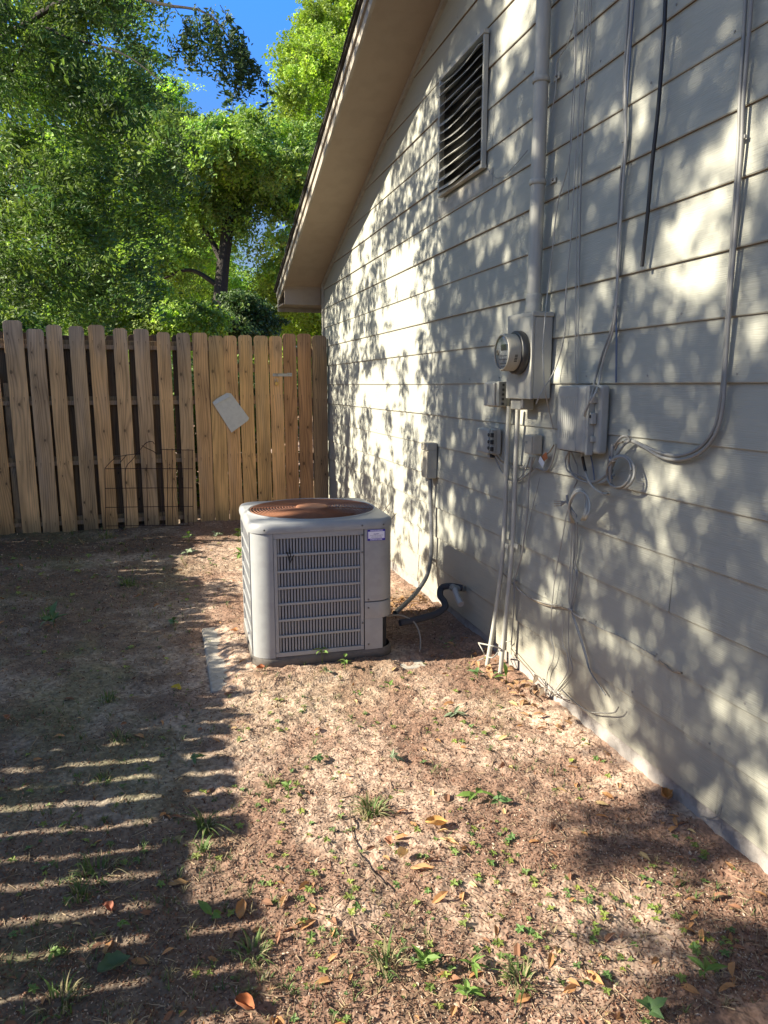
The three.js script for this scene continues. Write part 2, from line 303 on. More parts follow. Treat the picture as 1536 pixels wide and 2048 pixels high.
  for (let i = 0; i < 12; i++) {                                       // warped slats, sagging in the middle
    const y = vy0 + 0.034 + i * (vy1 - vy0 - 0.05) / 11.6, L = vz1 - vz0 - 0.03, g = new THREE.BoxGeometry(0.052, 0.005, L, 1, 1, 14), p = g.attributes.position, sag = rr(0.2, 1) * 0.020, tw = rr(0.25, 0.7);
    for (let q = 0; q < p.count; q++) { const t = clamp(p.getZ(q) / L + 0.5, 0, 1), x = p.getX(q); p.setXYZ(q, x, p.getY(q) - (-x) * (0.75 + 0.25 * Math.sin(t * 5 + i)) - sag * Math.sin(Math.PI * Math.pow(t, tw + 0.5)), p.getZ(q)); }
    g.computeVertexNormals(); metres(g); g.translate(-0.024, y + 0.004, (vz0 + vz1) / 2);
    part('slat', g, M.vent, vent);
  }
  // plywood patch below and beside the vent, its seams and the old caulk bead
  part('patch_panel', merge([box(0.005, 0.085, 0.78, WALL + 0.001, 2.487, -3.99, 0.002)]), M.trim, house);
  part('caulk_line', tube([W(975, 335, 0.012), W(985, 350, 0.014), W(992, 356, 0.012), W(1010, 350, 0.012), W(1030, 330, 0.012), W(1056, 300, 0.012)], 0.002, 30, 5), M.wireGrey, house);
}

// ---------------------------------------------------------------- fences
const COLS = 8;
const woodMap = tex(1024, 1024, (x, y, o) => {                         // eight pine boards side by side, 2 m tall
  const c = Math.floor(x / 128), u = (x % 128) / 128, v = y / 1024, V2 = v * 2;
  let r = 0.58, g = 0.375, b = 0.180;
  let t = (u - 0.5 + 0.35 * (vn(V2 * 1.3 + c * 9, c * 5) - 0.5)) * (5 + 3 * LAT[c * 7]) + 1.6 * fbm(V2 * 1.1 + c * 13, u * 1.2 + c, 2) + (u - 0.5) * (u - 0.5) * 7 * Math.sin(V2 * 2.4 + c * 1.7);
  let knot = 0, halo = 0;
  for (let k = 0; k < 3 + c % 2; k++) {
    const ku = 0.15 + 0.7 * LAT[c * 31 + k * 3 + 900], kv = 2 * LAT[c * 37 + k * 5 + 300], du = (u - ku) * 0.146, dv = (V2 - kv) * 0.62, d = Math.hypot(du, dv), R = 0.006 + 0.009 * LAT[c * 11 + k + 77];
    t += 1.1 * Math.exp(-d / (R * 2.2)) ; knot = Math.max(knot, sm(R, R * 0.5, d)); halo = Math.max(halo, Math.exp(-d / (R * 3)));
  }
  const ring = 0.5 + 0.5 * Math.sin(t * 6.283), fine = vn(u * 70 + c * 40, V2 * 5), blotch = fbm(u * 3 + c * 8, V2 * 3 + c * 3, 4);
  let s = 1.04 - 0.30 * Math.pow(ring, 2) - 0.26 * (fine - 0.5) - 0.75 * (0.52 - blotch);
  s *= 1 - 0.33 * halo; s = mix(s, 0.22, knot * 0.85);
  const grey = sm(0.35, 0.9, fbm(u * 2 + c * 21, V2 * 1.7 + c * 7, 3) * 0.75 + 0.45 * sm(1.5, 2.0, V2)) * 0.55;
  r = mix(r, 0.36, grey); g = mix(g, 0.30, grey); b = mix(b, 0.235, grey);
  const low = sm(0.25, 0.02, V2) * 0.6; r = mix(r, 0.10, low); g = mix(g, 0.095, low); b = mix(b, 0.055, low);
  let nail = 0;                                                        // rust streaks under the nails
  for (const nv of [1.82, 1.29, 0.70, 0.12]) for (const nu of [0.22, 0.76]) { const du = Math.abs(u - nu) * 0.146, dv = nv - V2; if (du < 0.0035 && dv > -0.004 && dv < 0.045) nail = Math.max(nail, sm(0.0035, 0.001, du) * (1 - dv / 0.05)); }
  s *= 1 - 0.75 * nail;
  o[0] = r * s; o[1] = g * s; o[2] = b * s;
}, true);
const woodBump = tex(256, 1024, (x, y, o) => { const h = 0.6 * vn(x / 2.2, y / 60) + 0.4 * vn(x / 6, y / 90); o[0] = o[1] = o[2] = h; });
const wood = (r, g, b) => new THREE.MeshStandardMaterial({ color: lin(r, g, b), map: woodMap, roughness: 0.85, bumpMap: scaled(woodBump, 4, 1), bumpScale: 0.0012 });
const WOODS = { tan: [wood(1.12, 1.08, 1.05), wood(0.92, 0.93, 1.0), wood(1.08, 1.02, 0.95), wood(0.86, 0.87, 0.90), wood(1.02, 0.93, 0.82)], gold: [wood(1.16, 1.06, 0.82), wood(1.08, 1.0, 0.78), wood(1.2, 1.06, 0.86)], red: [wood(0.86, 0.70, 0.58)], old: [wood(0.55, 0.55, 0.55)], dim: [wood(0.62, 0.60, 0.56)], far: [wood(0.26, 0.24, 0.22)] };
function boardGeo(w, h, ear, col, thick = 0.018) {                     // dog-eared board, base at y = 0, back face at z = 0
  const s = new THREE.Shape(), a = w / 2; s.moveTo(-a, 0); s.lineTo(a, 0); s.lineTo(a, h - ear); s.quadraticCurveTo(a - ear * 0.25, h - ear * 0.2, a - ear, h); s.lineTo(-a + ear, h); s.quadraticCurveTo(-a + ear * 0.25, h - ear * 0.2, -a, h - ear); s.closePath();
  const g = new THREE.ExtrudeGeometry(s, { depth: thick - 0.003, bevelEnabled: true, bevelSize: 0.0015, bevelThickness: 0.0015, bevelSegments: 1, curveSegments: 3 });
  const p = g.attributes.position, uv = g.attributes.uv;
  for (let i = 0; i < p.count; i++) uv.setXY(i, (col + clamp(p.getX(i) / w + 0.5, 0.02, 0.98)) / COLS, clamp(p.getY(i) / 2.02, 0.003, 0.997));
  return g;
}
let bc = 0;
function board(parent, x, w, y0, h, z, mats, o = {}) {
  const m = part('board', boardGeo(w, h, o.ear ?? 0.026, bc++ % COLS, o.thick), mats[bc % mats.length], parent, o.label);
  m.position.set(x, y0, z + rr(-0.001, 0.001)); m.rotation.z = (o.lean ?? 0) + rr(-0.004, 0.004); m.rotation.x = rr(-0.004, 0.004); return m;
}
const fx = (px, py = 865) => onZ(px, py, FENCE_Z).x;
const backFence = thing('wooden_fence', 'weathered shadowbox fence of spaced dog-eared boards behind the yard', 'fence', [0, 0, FENCE_Z]);
{
  // front boards: left and right edge at mid height, and the pixel row of the top
  const rowsF = [[-160, -122, 660], [-112, -78, 655], [-66, -34, 662], [-22, 12, 742], [29, 66, 646], [71, 104, 657], [111, 141, 652], [155, 184, 655], [193, 224, 655], [239, 266, 657], [279, 308, 662], [322, 348, 663], [361, 387, 667], [394, 423, 667]];
  rowsF.forEach(([a, b, t], i) => { const x0 = fx(a), x1 = fx(b), top = onZ((a + b) / 2, t, FENCE_Z).y; board(backFence, (x0 + x1) / 2, x1 - x0, rr(0.0, 0.03), top - 0.01, 0, WOODS.tan, { lean: i < 10 ? 0.012 - i * 0.001 : 0 }); });
  for (let x = fx(-190) - 0.2; x > -3.3; x -= 0.205) board(backFence, x, 0.146, 0.02, 1.94, 0, WOODS.tan);
  // boards nailed to the far side, seen through the gaps
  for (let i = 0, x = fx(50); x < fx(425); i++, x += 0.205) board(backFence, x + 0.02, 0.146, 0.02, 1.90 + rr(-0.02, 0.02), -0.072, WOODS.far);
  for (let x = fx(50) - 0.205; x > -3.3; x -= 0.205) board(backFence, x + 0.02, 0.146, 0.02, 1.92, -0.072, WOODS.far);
  for (const y of [1.83, 1.30, 0.72, 0.13]) { const g = box(fx(424) + 3.3, 0.085, 0.036, (fx(424) - 3.3) / 2, y, -0.026, 0.004); part('rail', g, WOODS.dim[0], backFence); }
  // posts
  for (const px of [24, -330]) part('post', box(0.095, 1.5, 0.095, fx(px), 0.72, -0.07, 0.006), WOODS.old[0], backFence);
}
const gate = thing('gate', 'fence gate of close-set golden pine boards next to the house', 'gate', [0, 0, FENCE_Z + 0.012]);
{
  [[424, 452, 672], [454, 480, 672], [483, 509, 671], [513, 540, 672], [543, 568, 673]].forEach(([a, b, t], i) => { const x0 = fx(a), x1 = fx(b); board(gate, (x0 + x1) / 2, x1 - x0, 0.045, onZ((a + b) / 2, t, FENCE_Z).y - 0.045, 0, WOODS.gold); });
  const a = fx(424), b = fx(568);
  for (const y of [1.80, 1.62, 1.30, 0.70, 0.22]) part('rail', box(b - a, 0.085, 0.036, (a + b) / 2, y, -0.0205, 0.004), WOODS.gold[1], gate);
}
const side = thing('wooden_fence', 'short fence panel of reddish boards between gate and house corner', 'fence', [0, 0, FENCE_Z + 0.010]);
{
  [[570, 595, 668, 'red'], [598, 624, 668, 'red']].forEach(([a, b, t, k]) => { const x0 = fx(a), x1 = fx(b); board(side, (x0 + x1) / 2, x1 - x0, 0.04, onZ((a + b) / 2, t, FENCE_Z).y - 0.04, 0, WOODS[k]); });
  for (const y of [1.78, 1.27, 0.7]) part('rail', box(fx(652) - fx(570), 0.085, 0.036, (fx(570) + fx(652)) / 2, y, -0.0205, 0.004), WOODS.old[0], side);
  const g = boardGeo(fx(653) - fx(626), onZ(640, 672, FENCE_Z).y, 0.03, 3, 0.06), p = part('post', g, WOODS.old[0], side, 'weathered grey brown post against the house corner'); p.position.set((fx(653) + fx(626)) / 2, 0, -0.01);
}
{                                                                       // the fence whose slatted shadow falls across the yard, outside the frame
  const f = thing('wooden_fence', 'board fence along the left of the yard casting the striped shadow', 'fence', [-3.34, 0, 0], Math.PI / 2);
  const geos = []; for (let i = 0; i < 4; i++) geos.push(boardGeo(0.107 + 0.006 * i, 2.0, 0.024, i * 2));
  for (let i = 0, z = -7.6; z < 3; z += 0.143, i++) {
    if (Math.abs(z + 2.24) < 0.001) continue;
    const m = part('board', geos[(i * 7 + (i >> 2)) % 4], WOODS.tan[i % 3], f); m.position.set(-z + rr(-0.004, 0.004), rr(-0.012, 0.012), 0); m.rotation.z = rr(-0.004, 0.004);
    if (rnd() < 0.07) { const w = part('board', geos[(i * 3) % 4], WOODS.tan[(i + 1) % 3], f); w.position.set(-z - 0.07, -0.03, -0.058); }   // a board on the far side closes this gap
    const src = z; if (src > -2.70 && src < -2.44) m.position.y -= 0.10;
    if (src > -4.85 && src < -3.9) m.position.y -= 0.028;
    if (src > -6.75 && src < -6.1) m.position.y -= 0.09;
  }
  for (const y of [1.888, 1.02, 0.25]) part('rail', box(10.6, y > 1.5 ? 0.042 : 0.088, 0.038, 2.3, y, -0.021, 0.004), WOODS.dim[0], f);
}
// things fixed to the gate and fence
{
  const c = onZ(462, 826, FENCE_Z + 0.035), o = thing('metal_sheet', 'pale grey metal sheet hung askew on the gate', 'sign', [c.x, c.y, FENCE_Z + 0.035]);
  const q = [[425, 805], [434, 797], [454, 786], [462, 787], [498, 836], [496, 841], [463, 865]].map(([x, y]) => onZ(x, y, FENCE_Z + 0.035).sub(c)), s = new THREE.Shape(q.map((v) => new THREE.Vector2(v.x, v.y)));
  const g = new THREE.ExtrudeGeometry(s, { depth: 0.003, bevelEnabled: true, bevelSize: 0.001, bevelThickness: 0.001, bevelSegments: 1 }); metres(g); part('plate', g, M.sheet, o);
  const f0 = q[0], f1 = q[2], nrm = V(f1.y - f0.y, -(f1.x - f0.x), 0).normalize().multiplyScalar(-1);
  const e = (v, k, z) => v.clone().addScaledVector(nrm, -k).add(V(0, 0, z));
  const fg = new THREE.BufferGeometry(), A = e(f0, 0.004, 0.005), B = e(f1, 0.004, 0.005), C = e(f1, 0.045, 0.016), D = e(f0, 0.03, 0.016);
  fg.setAttribute('position', new THREE.Float32BufferAttribute([...A.toArray(), ...D.toArray(), ...B.toArray(), ...B.toArray(), ...D.toArray(), ...C.toArray()], 3)); fg.setAttribute('uv', new THREE.Float32BufferAttribute([0, 0, 0, 0.1, 0.2, 0, 0.2, 0, 0, 0.1, 0.2, 0.1], 2)); fg.computeVertexNormals(); part('folded_edge', fg, M.sheet, o);
}
{
  const c = onZ(563, 750, FENCE_Z + 0.04), o = thing('hasp', 'galvanised hasp bolting the gate to the reddish fence board', 'hasp', [c.x, c.y, FENCE_Z + 0.0375]);
  part('strap', box(0.15, 0.03, 0.004, -0.015, 0, 0, 0.001), M.steel, o); part('hinge_plate', box(0.05, 0.036, 0.004, 0.085, 0.004, 0, 0.001), M.steel, o);
  part('staple', new THREE.TorusGeometry(0.013, 0.003, 6, 14), M.steel, o).position.set(-0.05, 0, 0.01);
  for (const x of [0.07, 0.1]) part('screw', new THREE.SphereGeometry(0.004, 8, 6), M.screw, o).position.set(x, 0.004, 0.003);
  const k = onZ(553, 763, FENCE_Z + 0.05), l = thing('padlock', 'small brass padlock hanging from the gate hasp', 'padlock', [k.x, k.y, FENCE_Z + 0.052]);
  part('body', box(0.036, 0.034, 0.015, 0, -0.02, 0, 0.004), M.brass, l); part('shackle', tube([V(-0.012, -0.004, 0), V(-0.012, 0.018, 0), V(0, 0.03, 0), V(0.012, 0.018, 0), V(0.012, -0.004, 0)], 0.003, 20, 6), M.steel, l);
}
{                                                                       // rusty wire panel leaning on the fence
  const Z = FENCE_Z + 0.13, q = (x, y) => { const p = onZ(200 + x / 7.68, 870 + y / 7.68, Z); p.z = Z - 0.07 * clamp(p.y / 0.8, 0, 1); return p; };
  const o = thing('wire_trellis', 'bent rusty wire garden panel leaning on the left fence boards', 'wire trellis');
  const wires = [
    [[68, 520], [75, 900], [85, 1330], [88, 1440]], [[68, 520], [140, 440], [235, 350]], [[235, 350], [400, 318], [560, 290], [640, 200], [700, 135], [760, 108], [805, 112], [835, 150]],
    [[400, 318], [310, 425]], [[560, 290], [500, 380], [398, 500], [398, 900], [410, 1400]], [[715, 460], [722, 900], [730, 1400]], [[640, 170], [700, 205], [830, 268], [860, 300]],
    [[945, 225], [948, 800], [975, 1400]], [[1028, 215], [1034, 800], [1040, 1400]], [[1108, 215], [1112, 800], [1118, 1400]], [[1275, 235], [1278, 800], [1280, 1380]], [[1355, 220], [1358, 800], [1352, 1400]], [[1425, 240], [1430, 800], [1432, 1400]],
    [[920, 230], [1150, 235], [1440, 242]], [[68, 528], [700, 525], [1430, 528]], [[75, 828], [700, 822], [1430, 820]], [[80, 1118], [700, 1108], [1430, 1102]], [[88, 1400], [700, 1392], [1430, 1390]],
  ];
  for (const w of wires) part('wire', tube(w.map(([x, y]) => q(x, y)), 0.0036, 0, 5), M.rustWire, o);
}

// ---------------------------------------------------------------- air conditioner
{
  const Wd = 0.745, Dp = 0.745, R = 0.10, Y0 = 0.022, H = 0.775, ac = thing('air_conditioner', 'grey central air conditioner with louvred sides and rusty round fan grille on top', 'air conditioner', [0.742, 0, -3.935], -0.025);
  const ring = (w, d, r, n = 8) => { const pts = []; for (const [cx, cz, a0] of [[w / 2 - r, d / 2 - r, 0], [-w / 2 + r, d / 2 - r, 1], [-w / 2 + r, -d / 2 + r, 2], [w / 2 - r, -d / 2 + r, 3]]) for (let i = 0; i <= n; i++) { const a = (a0 + i / n) * Math.PI / 2; pts.push([cx + r * Math.cos(a), cz + r * Math.sin(a)]); } return pts; };
  const loft = (levels, capTop) => {                                    // [[inset, y], ...] swept round the rounded square
    const P = [], I = []; let n = 0;
    levels.forEach(([ins, y, rad]) => { const q = ring(Wd - 2 * ins, Dp - 2 * ins, rad ?? Math.max(0.02, R - ins)); n = q.length; q.forEach(([x, z]) => P.push(x, y, z)); });
    for (let l = 0; l < levels.length - 1; l++) for (let i = 0; i < n; i++) { const a = l * n + i, b = l * n + (i + 1) % n; I.push(a, a + n, b, b, a + n, b + n); }
    const g = new THREE.BufferGeometry(); g.setAttribute('position', new THREE.Float32BufferAttribute(P, 3)); g.setIndex(I); g.computeVertexNormals(); return metres(g);
  };
  part('base_pan', loft([[0.03, Y0 - 0.01], [-0.004, Y0], [-0.004, Y0 + 0.036], [0.006, Y0 + 0.05]]), M.acBase, ac);
  part('coil', loft([[0.022, Y0 + 0.04], [0.022, 0.735]]), M.acCoil, ac);
  // corner posts: quarter-round sheets at the left corners and the rear
  const corner = (sx, sz, wa, wb) => {
    const s = [], n = 9, cx = sx * (Wd / 2 - R), cz = sz * (Dp / 2 - R); s.push([sx * (Wd / 2 - R - wa), sz * Dp / 2]);
    for (let i = 0; i <= n; i++) { const a = (1 - i / n) * Math.PI / 2; s.push([cx + sx * R * Math.cos(a), cz + sz * R * Math.sin(a)]); } s.push([sx * Wd / 2, sz * (Dp / 2 - R - wb)]);
    const P = [], I = []; s.forEach(([x, z]) => P.push(x, Y0 + 0.048, z, x, 0.728, z, x - sx * 0.014, 0.728, z - sz * 0.014));
    for (let i = 0; i < s.length - 1; i++) { const k = i * 3; I.push(k, k + 1, k + 3, k + 1, k + 4, k + 3, k + 1, k + 2, k + 4, k + 2, k + 5, k + 4); }
    const g = new THREE.BufferGeometry(); g.setAttribute('position', new THREE.Float32BufferAttribute(P, 3)); g.setIndex(I); g.computeVertexNormals(); metres(g); return g;
  };
  const dbl = M.acPaint.clone(); dbl.side = THREE.DoubleSide;
  part('corner_post', corner(-1, 1, 0.012, -0.03), dbl, ac); part('corner_post', corner(-1, -1, 0.01, 0.0), dbl, ac); part('corner_post', corner(1, -1, 0.01, 0.06), dbl, ac);
  // louvred panels: seven rows of slots cut by horizontal bars
  const panel = (w, n, name) => {
    const g = new THREE.Group(); g.name = name; ac.add(g); const y0 = Y0 + 0.052, y1 = 0.722, h = y1 - y0, rows = 7, top = 0.03;
    part('panel_frame', merge([box(w, top, 0.012, 0, y1 - top / 2, 0.003, 0.002), box(w, 0.022, 0.012, 0, y0 + 0.011, 0.003, 0.002), box(0.018, h - top - 0.023, 0.012, -w / 2 + 0.009, y0 + h / 2 - 0.004, 0.003, 0.002), box(0.018, h - top - 0.023, 0.012, w / 2 - 0.009, y0 + h / 2 - 0.004, 0.003, 0.002)]), M.acPaint, g);
    const by0 = y0 + 0.022, bh = (h - top - 0.022) / rows, bg = box(w - 0.037, 0.0125, 0.008, 0, 0, 0.004, 0.002);
    for (let i = 1; i < rows; i++) part('bar', bg, M.acPaint, g).position.y = by0 + bh * i;
    const pitch = (w - 0.036) / n, sg = box(pitch * 0.62, h - top - 0.024, 0.0022, 0, (by0 + y1 - top) / 2, 0, 0.0008);
    for (let i = 0; i < n; i++) { const s = part('slat', sg, M.acSlat, g); s.position.set(-w / 2 + 0.018 + pitch * (i + 0.5), 0, -0.002); s.rotation.y = -0.30 + rr(-0.06, 0.06); }
    return g;
  };
  const lw = 0.463; const f = panel(lw, 27, 'louver_panel'); f.position.set(-Wd / 2 + R + 0.012 + lw / 2 + 0.002, 0, Dp / 2 - 0.009);
  const l = panel(Dp - 2 * R + 0.03, 30, 'louver_panel'); l.rotation.y = -Math.PI / 2; l.position.set(-Wd / 2 + 0.009, 0, 0.015);
  const bk = panel(Wd - 2 * R - 0.02, 27, 'louver_panel'); bk.rotation.y = Math.PI; bk.position.set(0, 0, -Dp / 2 + 0.009);
  // service panel at the right of the front: upper and lower cover, cut away at the pipe side
  const sx0 = -Wd / 2 + R + 0.012 + lw + 0.006, sx1 = Wd / 2 - R, zf = Dp / 2;
  const sheetOf = (y0, y1, wrap) => {
    const s = []; s.push([sx0, zf]); s.push([sx1, zf]); if (wrap) for (let i = 1; i <= 8; i++) { const a = (1 - i / 8) * Math.PI / 2; s.push([sx1 + R * Math.cos(a), zf - R + R * Math.sin(a)]); } else s.push([sx1 + 0.034, zf - 0.005]);
    if (wrap) s.push([Wd / 2, zf - R - 0.11]);
    const P = [], I = []; s.forEach(([x, z], i) => { const k = i / (s.length - 1); P.push(x, y0, z + 0.002, x, y1, z + 0.002, x - 0.012 * k, y1, z - 0.012 * (1 - k), x - 0.012 * k, y0, z - 0.012 * (1 - k)); });
    for (let i = 0; i < s.length - 1; i++) { const k = i * 4; I.push(k, k + 1, k + 4, k + 1, k + 5, k + 4, k + 1, k + 2, k + 5, k + 2, k + 6, k + 5, k, k + 4, k + 3, k + 3, k + 4, k + 7); }
    const g = new THREE.BufferGeometry(); g.setAttribute('position', new THREE.Float32BufferAttribute(P, 3)); g.setIndex(I); g.computeVertexNormals(); return metres(g);
  };
  part('service_panel', sheetOf(0.335, 0.726, true), dbl, ac);
  part('service_panel', sheetOf(0.240, 0.328, true), dbl, ac);
  part('service_panel', sheetOf(Y0 + 0.05, 0.2395, false), dbl, ac);
  for (const [x, y] of [[sx0 + 0.02, 0.345], [sx0 + 0.02, 0.30], [sx0 + 0.02, 0.10], [sx0 - 0.012, 0.69], [sx0 - 0.012, 0.60], [sx0 - 0.012, 0.22], [-Wd / 2 + R - 0.03, 0.742], [sx0 - 0.012, 0.742], [sx0 + 0.1, 0.742]]) { const s = part('screw', new THREE.SphereGeometry(0.005, 8, 6), M.screw, ac); s.scale.z = 0.5; s.position.set(x, y, zf + (y > 0.73 ? 0.009 : 0.004)); }
  // lid: skirt, rounded shoulder, flat, opening
  const NR = 160, lidP = [], lidI = [];
  const edgeAt = (a, w, d, r) => {                                      // rounded-square outline along direction a
    const c = Math.cos(a), n = Math.sin(a); let lo = 0, hi = 1;
    for (let k = 0; k < 30; k++) { const m = (lo + hi) / 2, x = Math.abs(m * c) - (w / 2 - r), z = Math.abs(m * n) - (d / 2 - r), f = Math.hypot(Math.max(x, 0), Math.max(z, 0)) + Math.min(Math.max(x, z), 0) - r; if (f < 0) lo = m; else hi = m; }
    return [lo * c, lo * n];
  };
  const lv = [[-0.006, 0.722, 0], [-0.008, 0.738, 0], [-0.005, 0.754, 0], [0.001, 0.764, 0], [0.007, 0.7695, 0], [0.0145, 0.772, 0]];
  lv.forEach(([ins, y]) => { for (let i = 0; i < NR; i++) { const [x, z] = edgeAt(i / NR * 6.28318, Wd - 2 * ins, Dp - 2 * ins, Math.max(0.03, R - ins)); lidP.push(x, y, z); } });
  const OR = 0.342;
  const ang = []; for (let i = 0; i < NR; i++) { ang.push(i / NR * 6.28318); }
  for (const [r, y] of [[OR + 0.0135, 0.7745], [OR + 0.009, 0.781], [OR + 0.002, 0.782], [OR - 0.006, 0.774], [OR - 0.010, 0.70]]) for (let i = 0; i < NR; i++) lidP.push(r * Math.cos(ang[i]), y, r * Math.sin(ang[i]));
  const L = lv.length + 5; for (let k = 0; k < L - 1; k++) for (let i = 0; i < NR; i++) { const a = k * NR + i, b = k * NR + (i + 1) % NR; lidI.push(a, a + NR, b, b, a + NR, b + NR); }
  const lg = new THREE.BufferGeometry(); lg.setAttribute('position', new THREE.Float32BufferAttribute(lidP, 3)); lg.setIndex(lidI); lg.computeVertexNormals(); metres(lg); part('lid', lg, dbl, ac);
  // fan guard: concentric rusty rings on spokes, dished downwards
  const guard = new THREE.Group(); guard.name = 'fan_guard'; ac.add(guard);
  const dish = (r) => 0.790 - 0.012 * (r / OR) * (r / OR);
  for (let k = 0, r = 0.098; r < OR + 0.004; r += 0.0158, k++) { const t = part('ring', new THREE.TorusGeometry(r, 0.0021, 5, 64), M.rust, guard); t.rotation.x = Math.PI / 2; t.position.y = dish(r); }
  for (let k = 0; k < 8; k++) { const a = k * Math.PI / 4 + 0.3, pts = []; for (let i = 0; i <= 5; i++) { const r = mix(0.05, OR + 0.005, i / 5); pts.push(V(r * Math.cos(a), dish(r) - 0.004, r * Math.sin(a))); } part('spoke', tube(pts, 0.0026, 10, 5), M.rust, guard); }
  part('hub_plate', new THREE.LatheGeometry([[0, 0.794], [0.07, 0.794], [0.086, 0.792], [0.09, 0.786]].map(([r, y]) => new THREE.Vector2(r, y)), 32), M.rustDisc, guard);
  const mo = part('motor', new THREE.LatheGeometry([[0, 0.745], [0.06, 0.745], [0.07, 0.73], [0.07, 0.6]].map(([r, y]) => new THREE.Vector2(r, y)), 24), M.rust, ac);
  for (let k = 0; k < 3; k++) { const g = new THREE.BoxGeometry(0.20, 0.003, 0.15, 6, 1, 4), p = g.attributes.position; for (let i = 0; i < p.count; i++) p.setY(i, p.getY(i) + p.getZ(i) * 0.35 + p.getX(i) * p.getX(i)); g.translate(0.17, 0.70, 0); g.computeVertexNormals(); metres(g); part('fan_blade', g, M.acCoil, ac).rotation.y = k * 2.094 + 0.5; }
  part('inner_floor', new THREE.CircleGeometry(0.32, 40).rotateX(-Math.PI / 2).translate(0, 0.45, 0), M.acCoil, ac);
  // service sticker
  const cv = document.createElement('canvas'); cv.width = 256; cv.height = 144; const c = cv.getContext('2d');
  c.fillStyle = '#2414a0'; c.fillRect(0, 0, 256, 144); c.fillStyle = '#eceaf6'; c.fillRect(9, 26, 238, 92);
  const bars = (y, h, x0, x1, col) => { c.fillStyle = col; let x = x0; while (x < x1) { const w = rr(5, 9); c.fillRect(x, y + rr(0, 1), w, h); if (rnd() < 0.5) { c.clearRect(0, 0, 0, 0); c.fillStyle = '#2a1d78'; c.fillRect(x + w * 0.3, y + h * 0.3, w * 0.3, h * 0.4); c.fillStyle = col; } x += w + rr(2, 4); } };
  bars(5, 16, 40, 214, '#e8e6f4'); bars(122, 17, 40, 92, '#e8e6f4'); bars(122, 17, 104, 130, '#e8e6f4'); bars(122, 17, 142, 212, '#e8e6f4');
  c.fillStyle = '#4a4390'; c.font = 'italic bold 22px serif'; for (let i = 0; i < 9; i++) c.fillRect(88 + i * 9 + rr(-1, 1), 52 + rr(0, 4), 6, 8 + rr(0, 4));
  c.fillStyle = '#77758a'; for (const [y, a, b] of [[74, 36, 218], [86, 62, 200], [98, 50, 206], [108, 66, 190]]) { let x = a; while (x < b) { const w = rr(6, 22); c.fillRect(x, y, w, 4); x += w + 5; } }
  const ct = new THREE.CanvasTexture(cv); ct.colorSpace = THREE.SRGBColorSpace;
  const st = new THREE.PlaneGeometry(0.094, 0.058); part('sticker', st, new THREE.MeshStandardMaterial({ map: ct, roughness: 0.4 }), ac, 'purple bordered white service sticker with illegible print').position.set(sx0 + 0.063, 0.688, zf + 0.0045);
  // a dark smear and dents on the louvres
  for (const [x, y, a] of [[-0.185, 0.60, 0.2], [-0.168, 0.585, -0.5], [-0.175, 0.62, 0.1]]) { const b = part('bent_fin', box(0.005, 0.05, 0.002, 0, 0, 0, 0.0008), M.dark, ac); b.position.set(x, y, zf + 0.001); b.rotation.z = a; }
}

// ---------------------------------------------------------------- meters, boxes and pipes on the wall
// a wall thing's own axes: x along the wall towards the street side, y up, z out from the wall
const onWall = (name, label, cat, y, z, group, e = 0.003) => thing(name, label, cat, [WALL - e, y, z], -Math.PI / 2, group);
{
  const top = 4.05, z = -3.02, mast = onWall('service_mast', 'painted steel service mast pipe rising from the electric meter box', 'pipe', 0, z);
  part('pipe', new THREE.CylinderGeometry(0.031, 0.031, top - 1.86, 20, 1, true).translate(0, (top + 1.86) / 2, 0.048), M.paint, mast);
  part('coupling', new THREE.LatheGeometry([[0.0315, 0], [0.037, 0.003], [0.037, 0.035], [0.034, 0.038], [0.036, 0.042], [0.036, 0.075], [0.0315, 0.08]].map(([r, y]) => new THREE.Vector2(r, y)), 20).translate(0, 1.765, 0.048), M.paint, mast);
  part('pipe', new THREE.CylinderGeometry(0.031, 0.031, 0.1, 20, 1, true).translate(0, 1.81, 0.048), M.paint, mast);
  for (const y of [2.715, 2.31]) {
    part('strap', merge([new THREE.TorusGeometry(0.034, 0.004, 6, 24).rotateX(Math.PI / 2).scale(1, 3, 1).translate(0, y, 0.048), box(0.05, 0.024, 0.004, 0.05, y, 0.004, 0.001)]), M.paint, mast);
    part('screw', new THREE.SphereGeometry(0.006, 8, 6).translate(0.058, y, 0.008), M.screw, mast);
  }
}
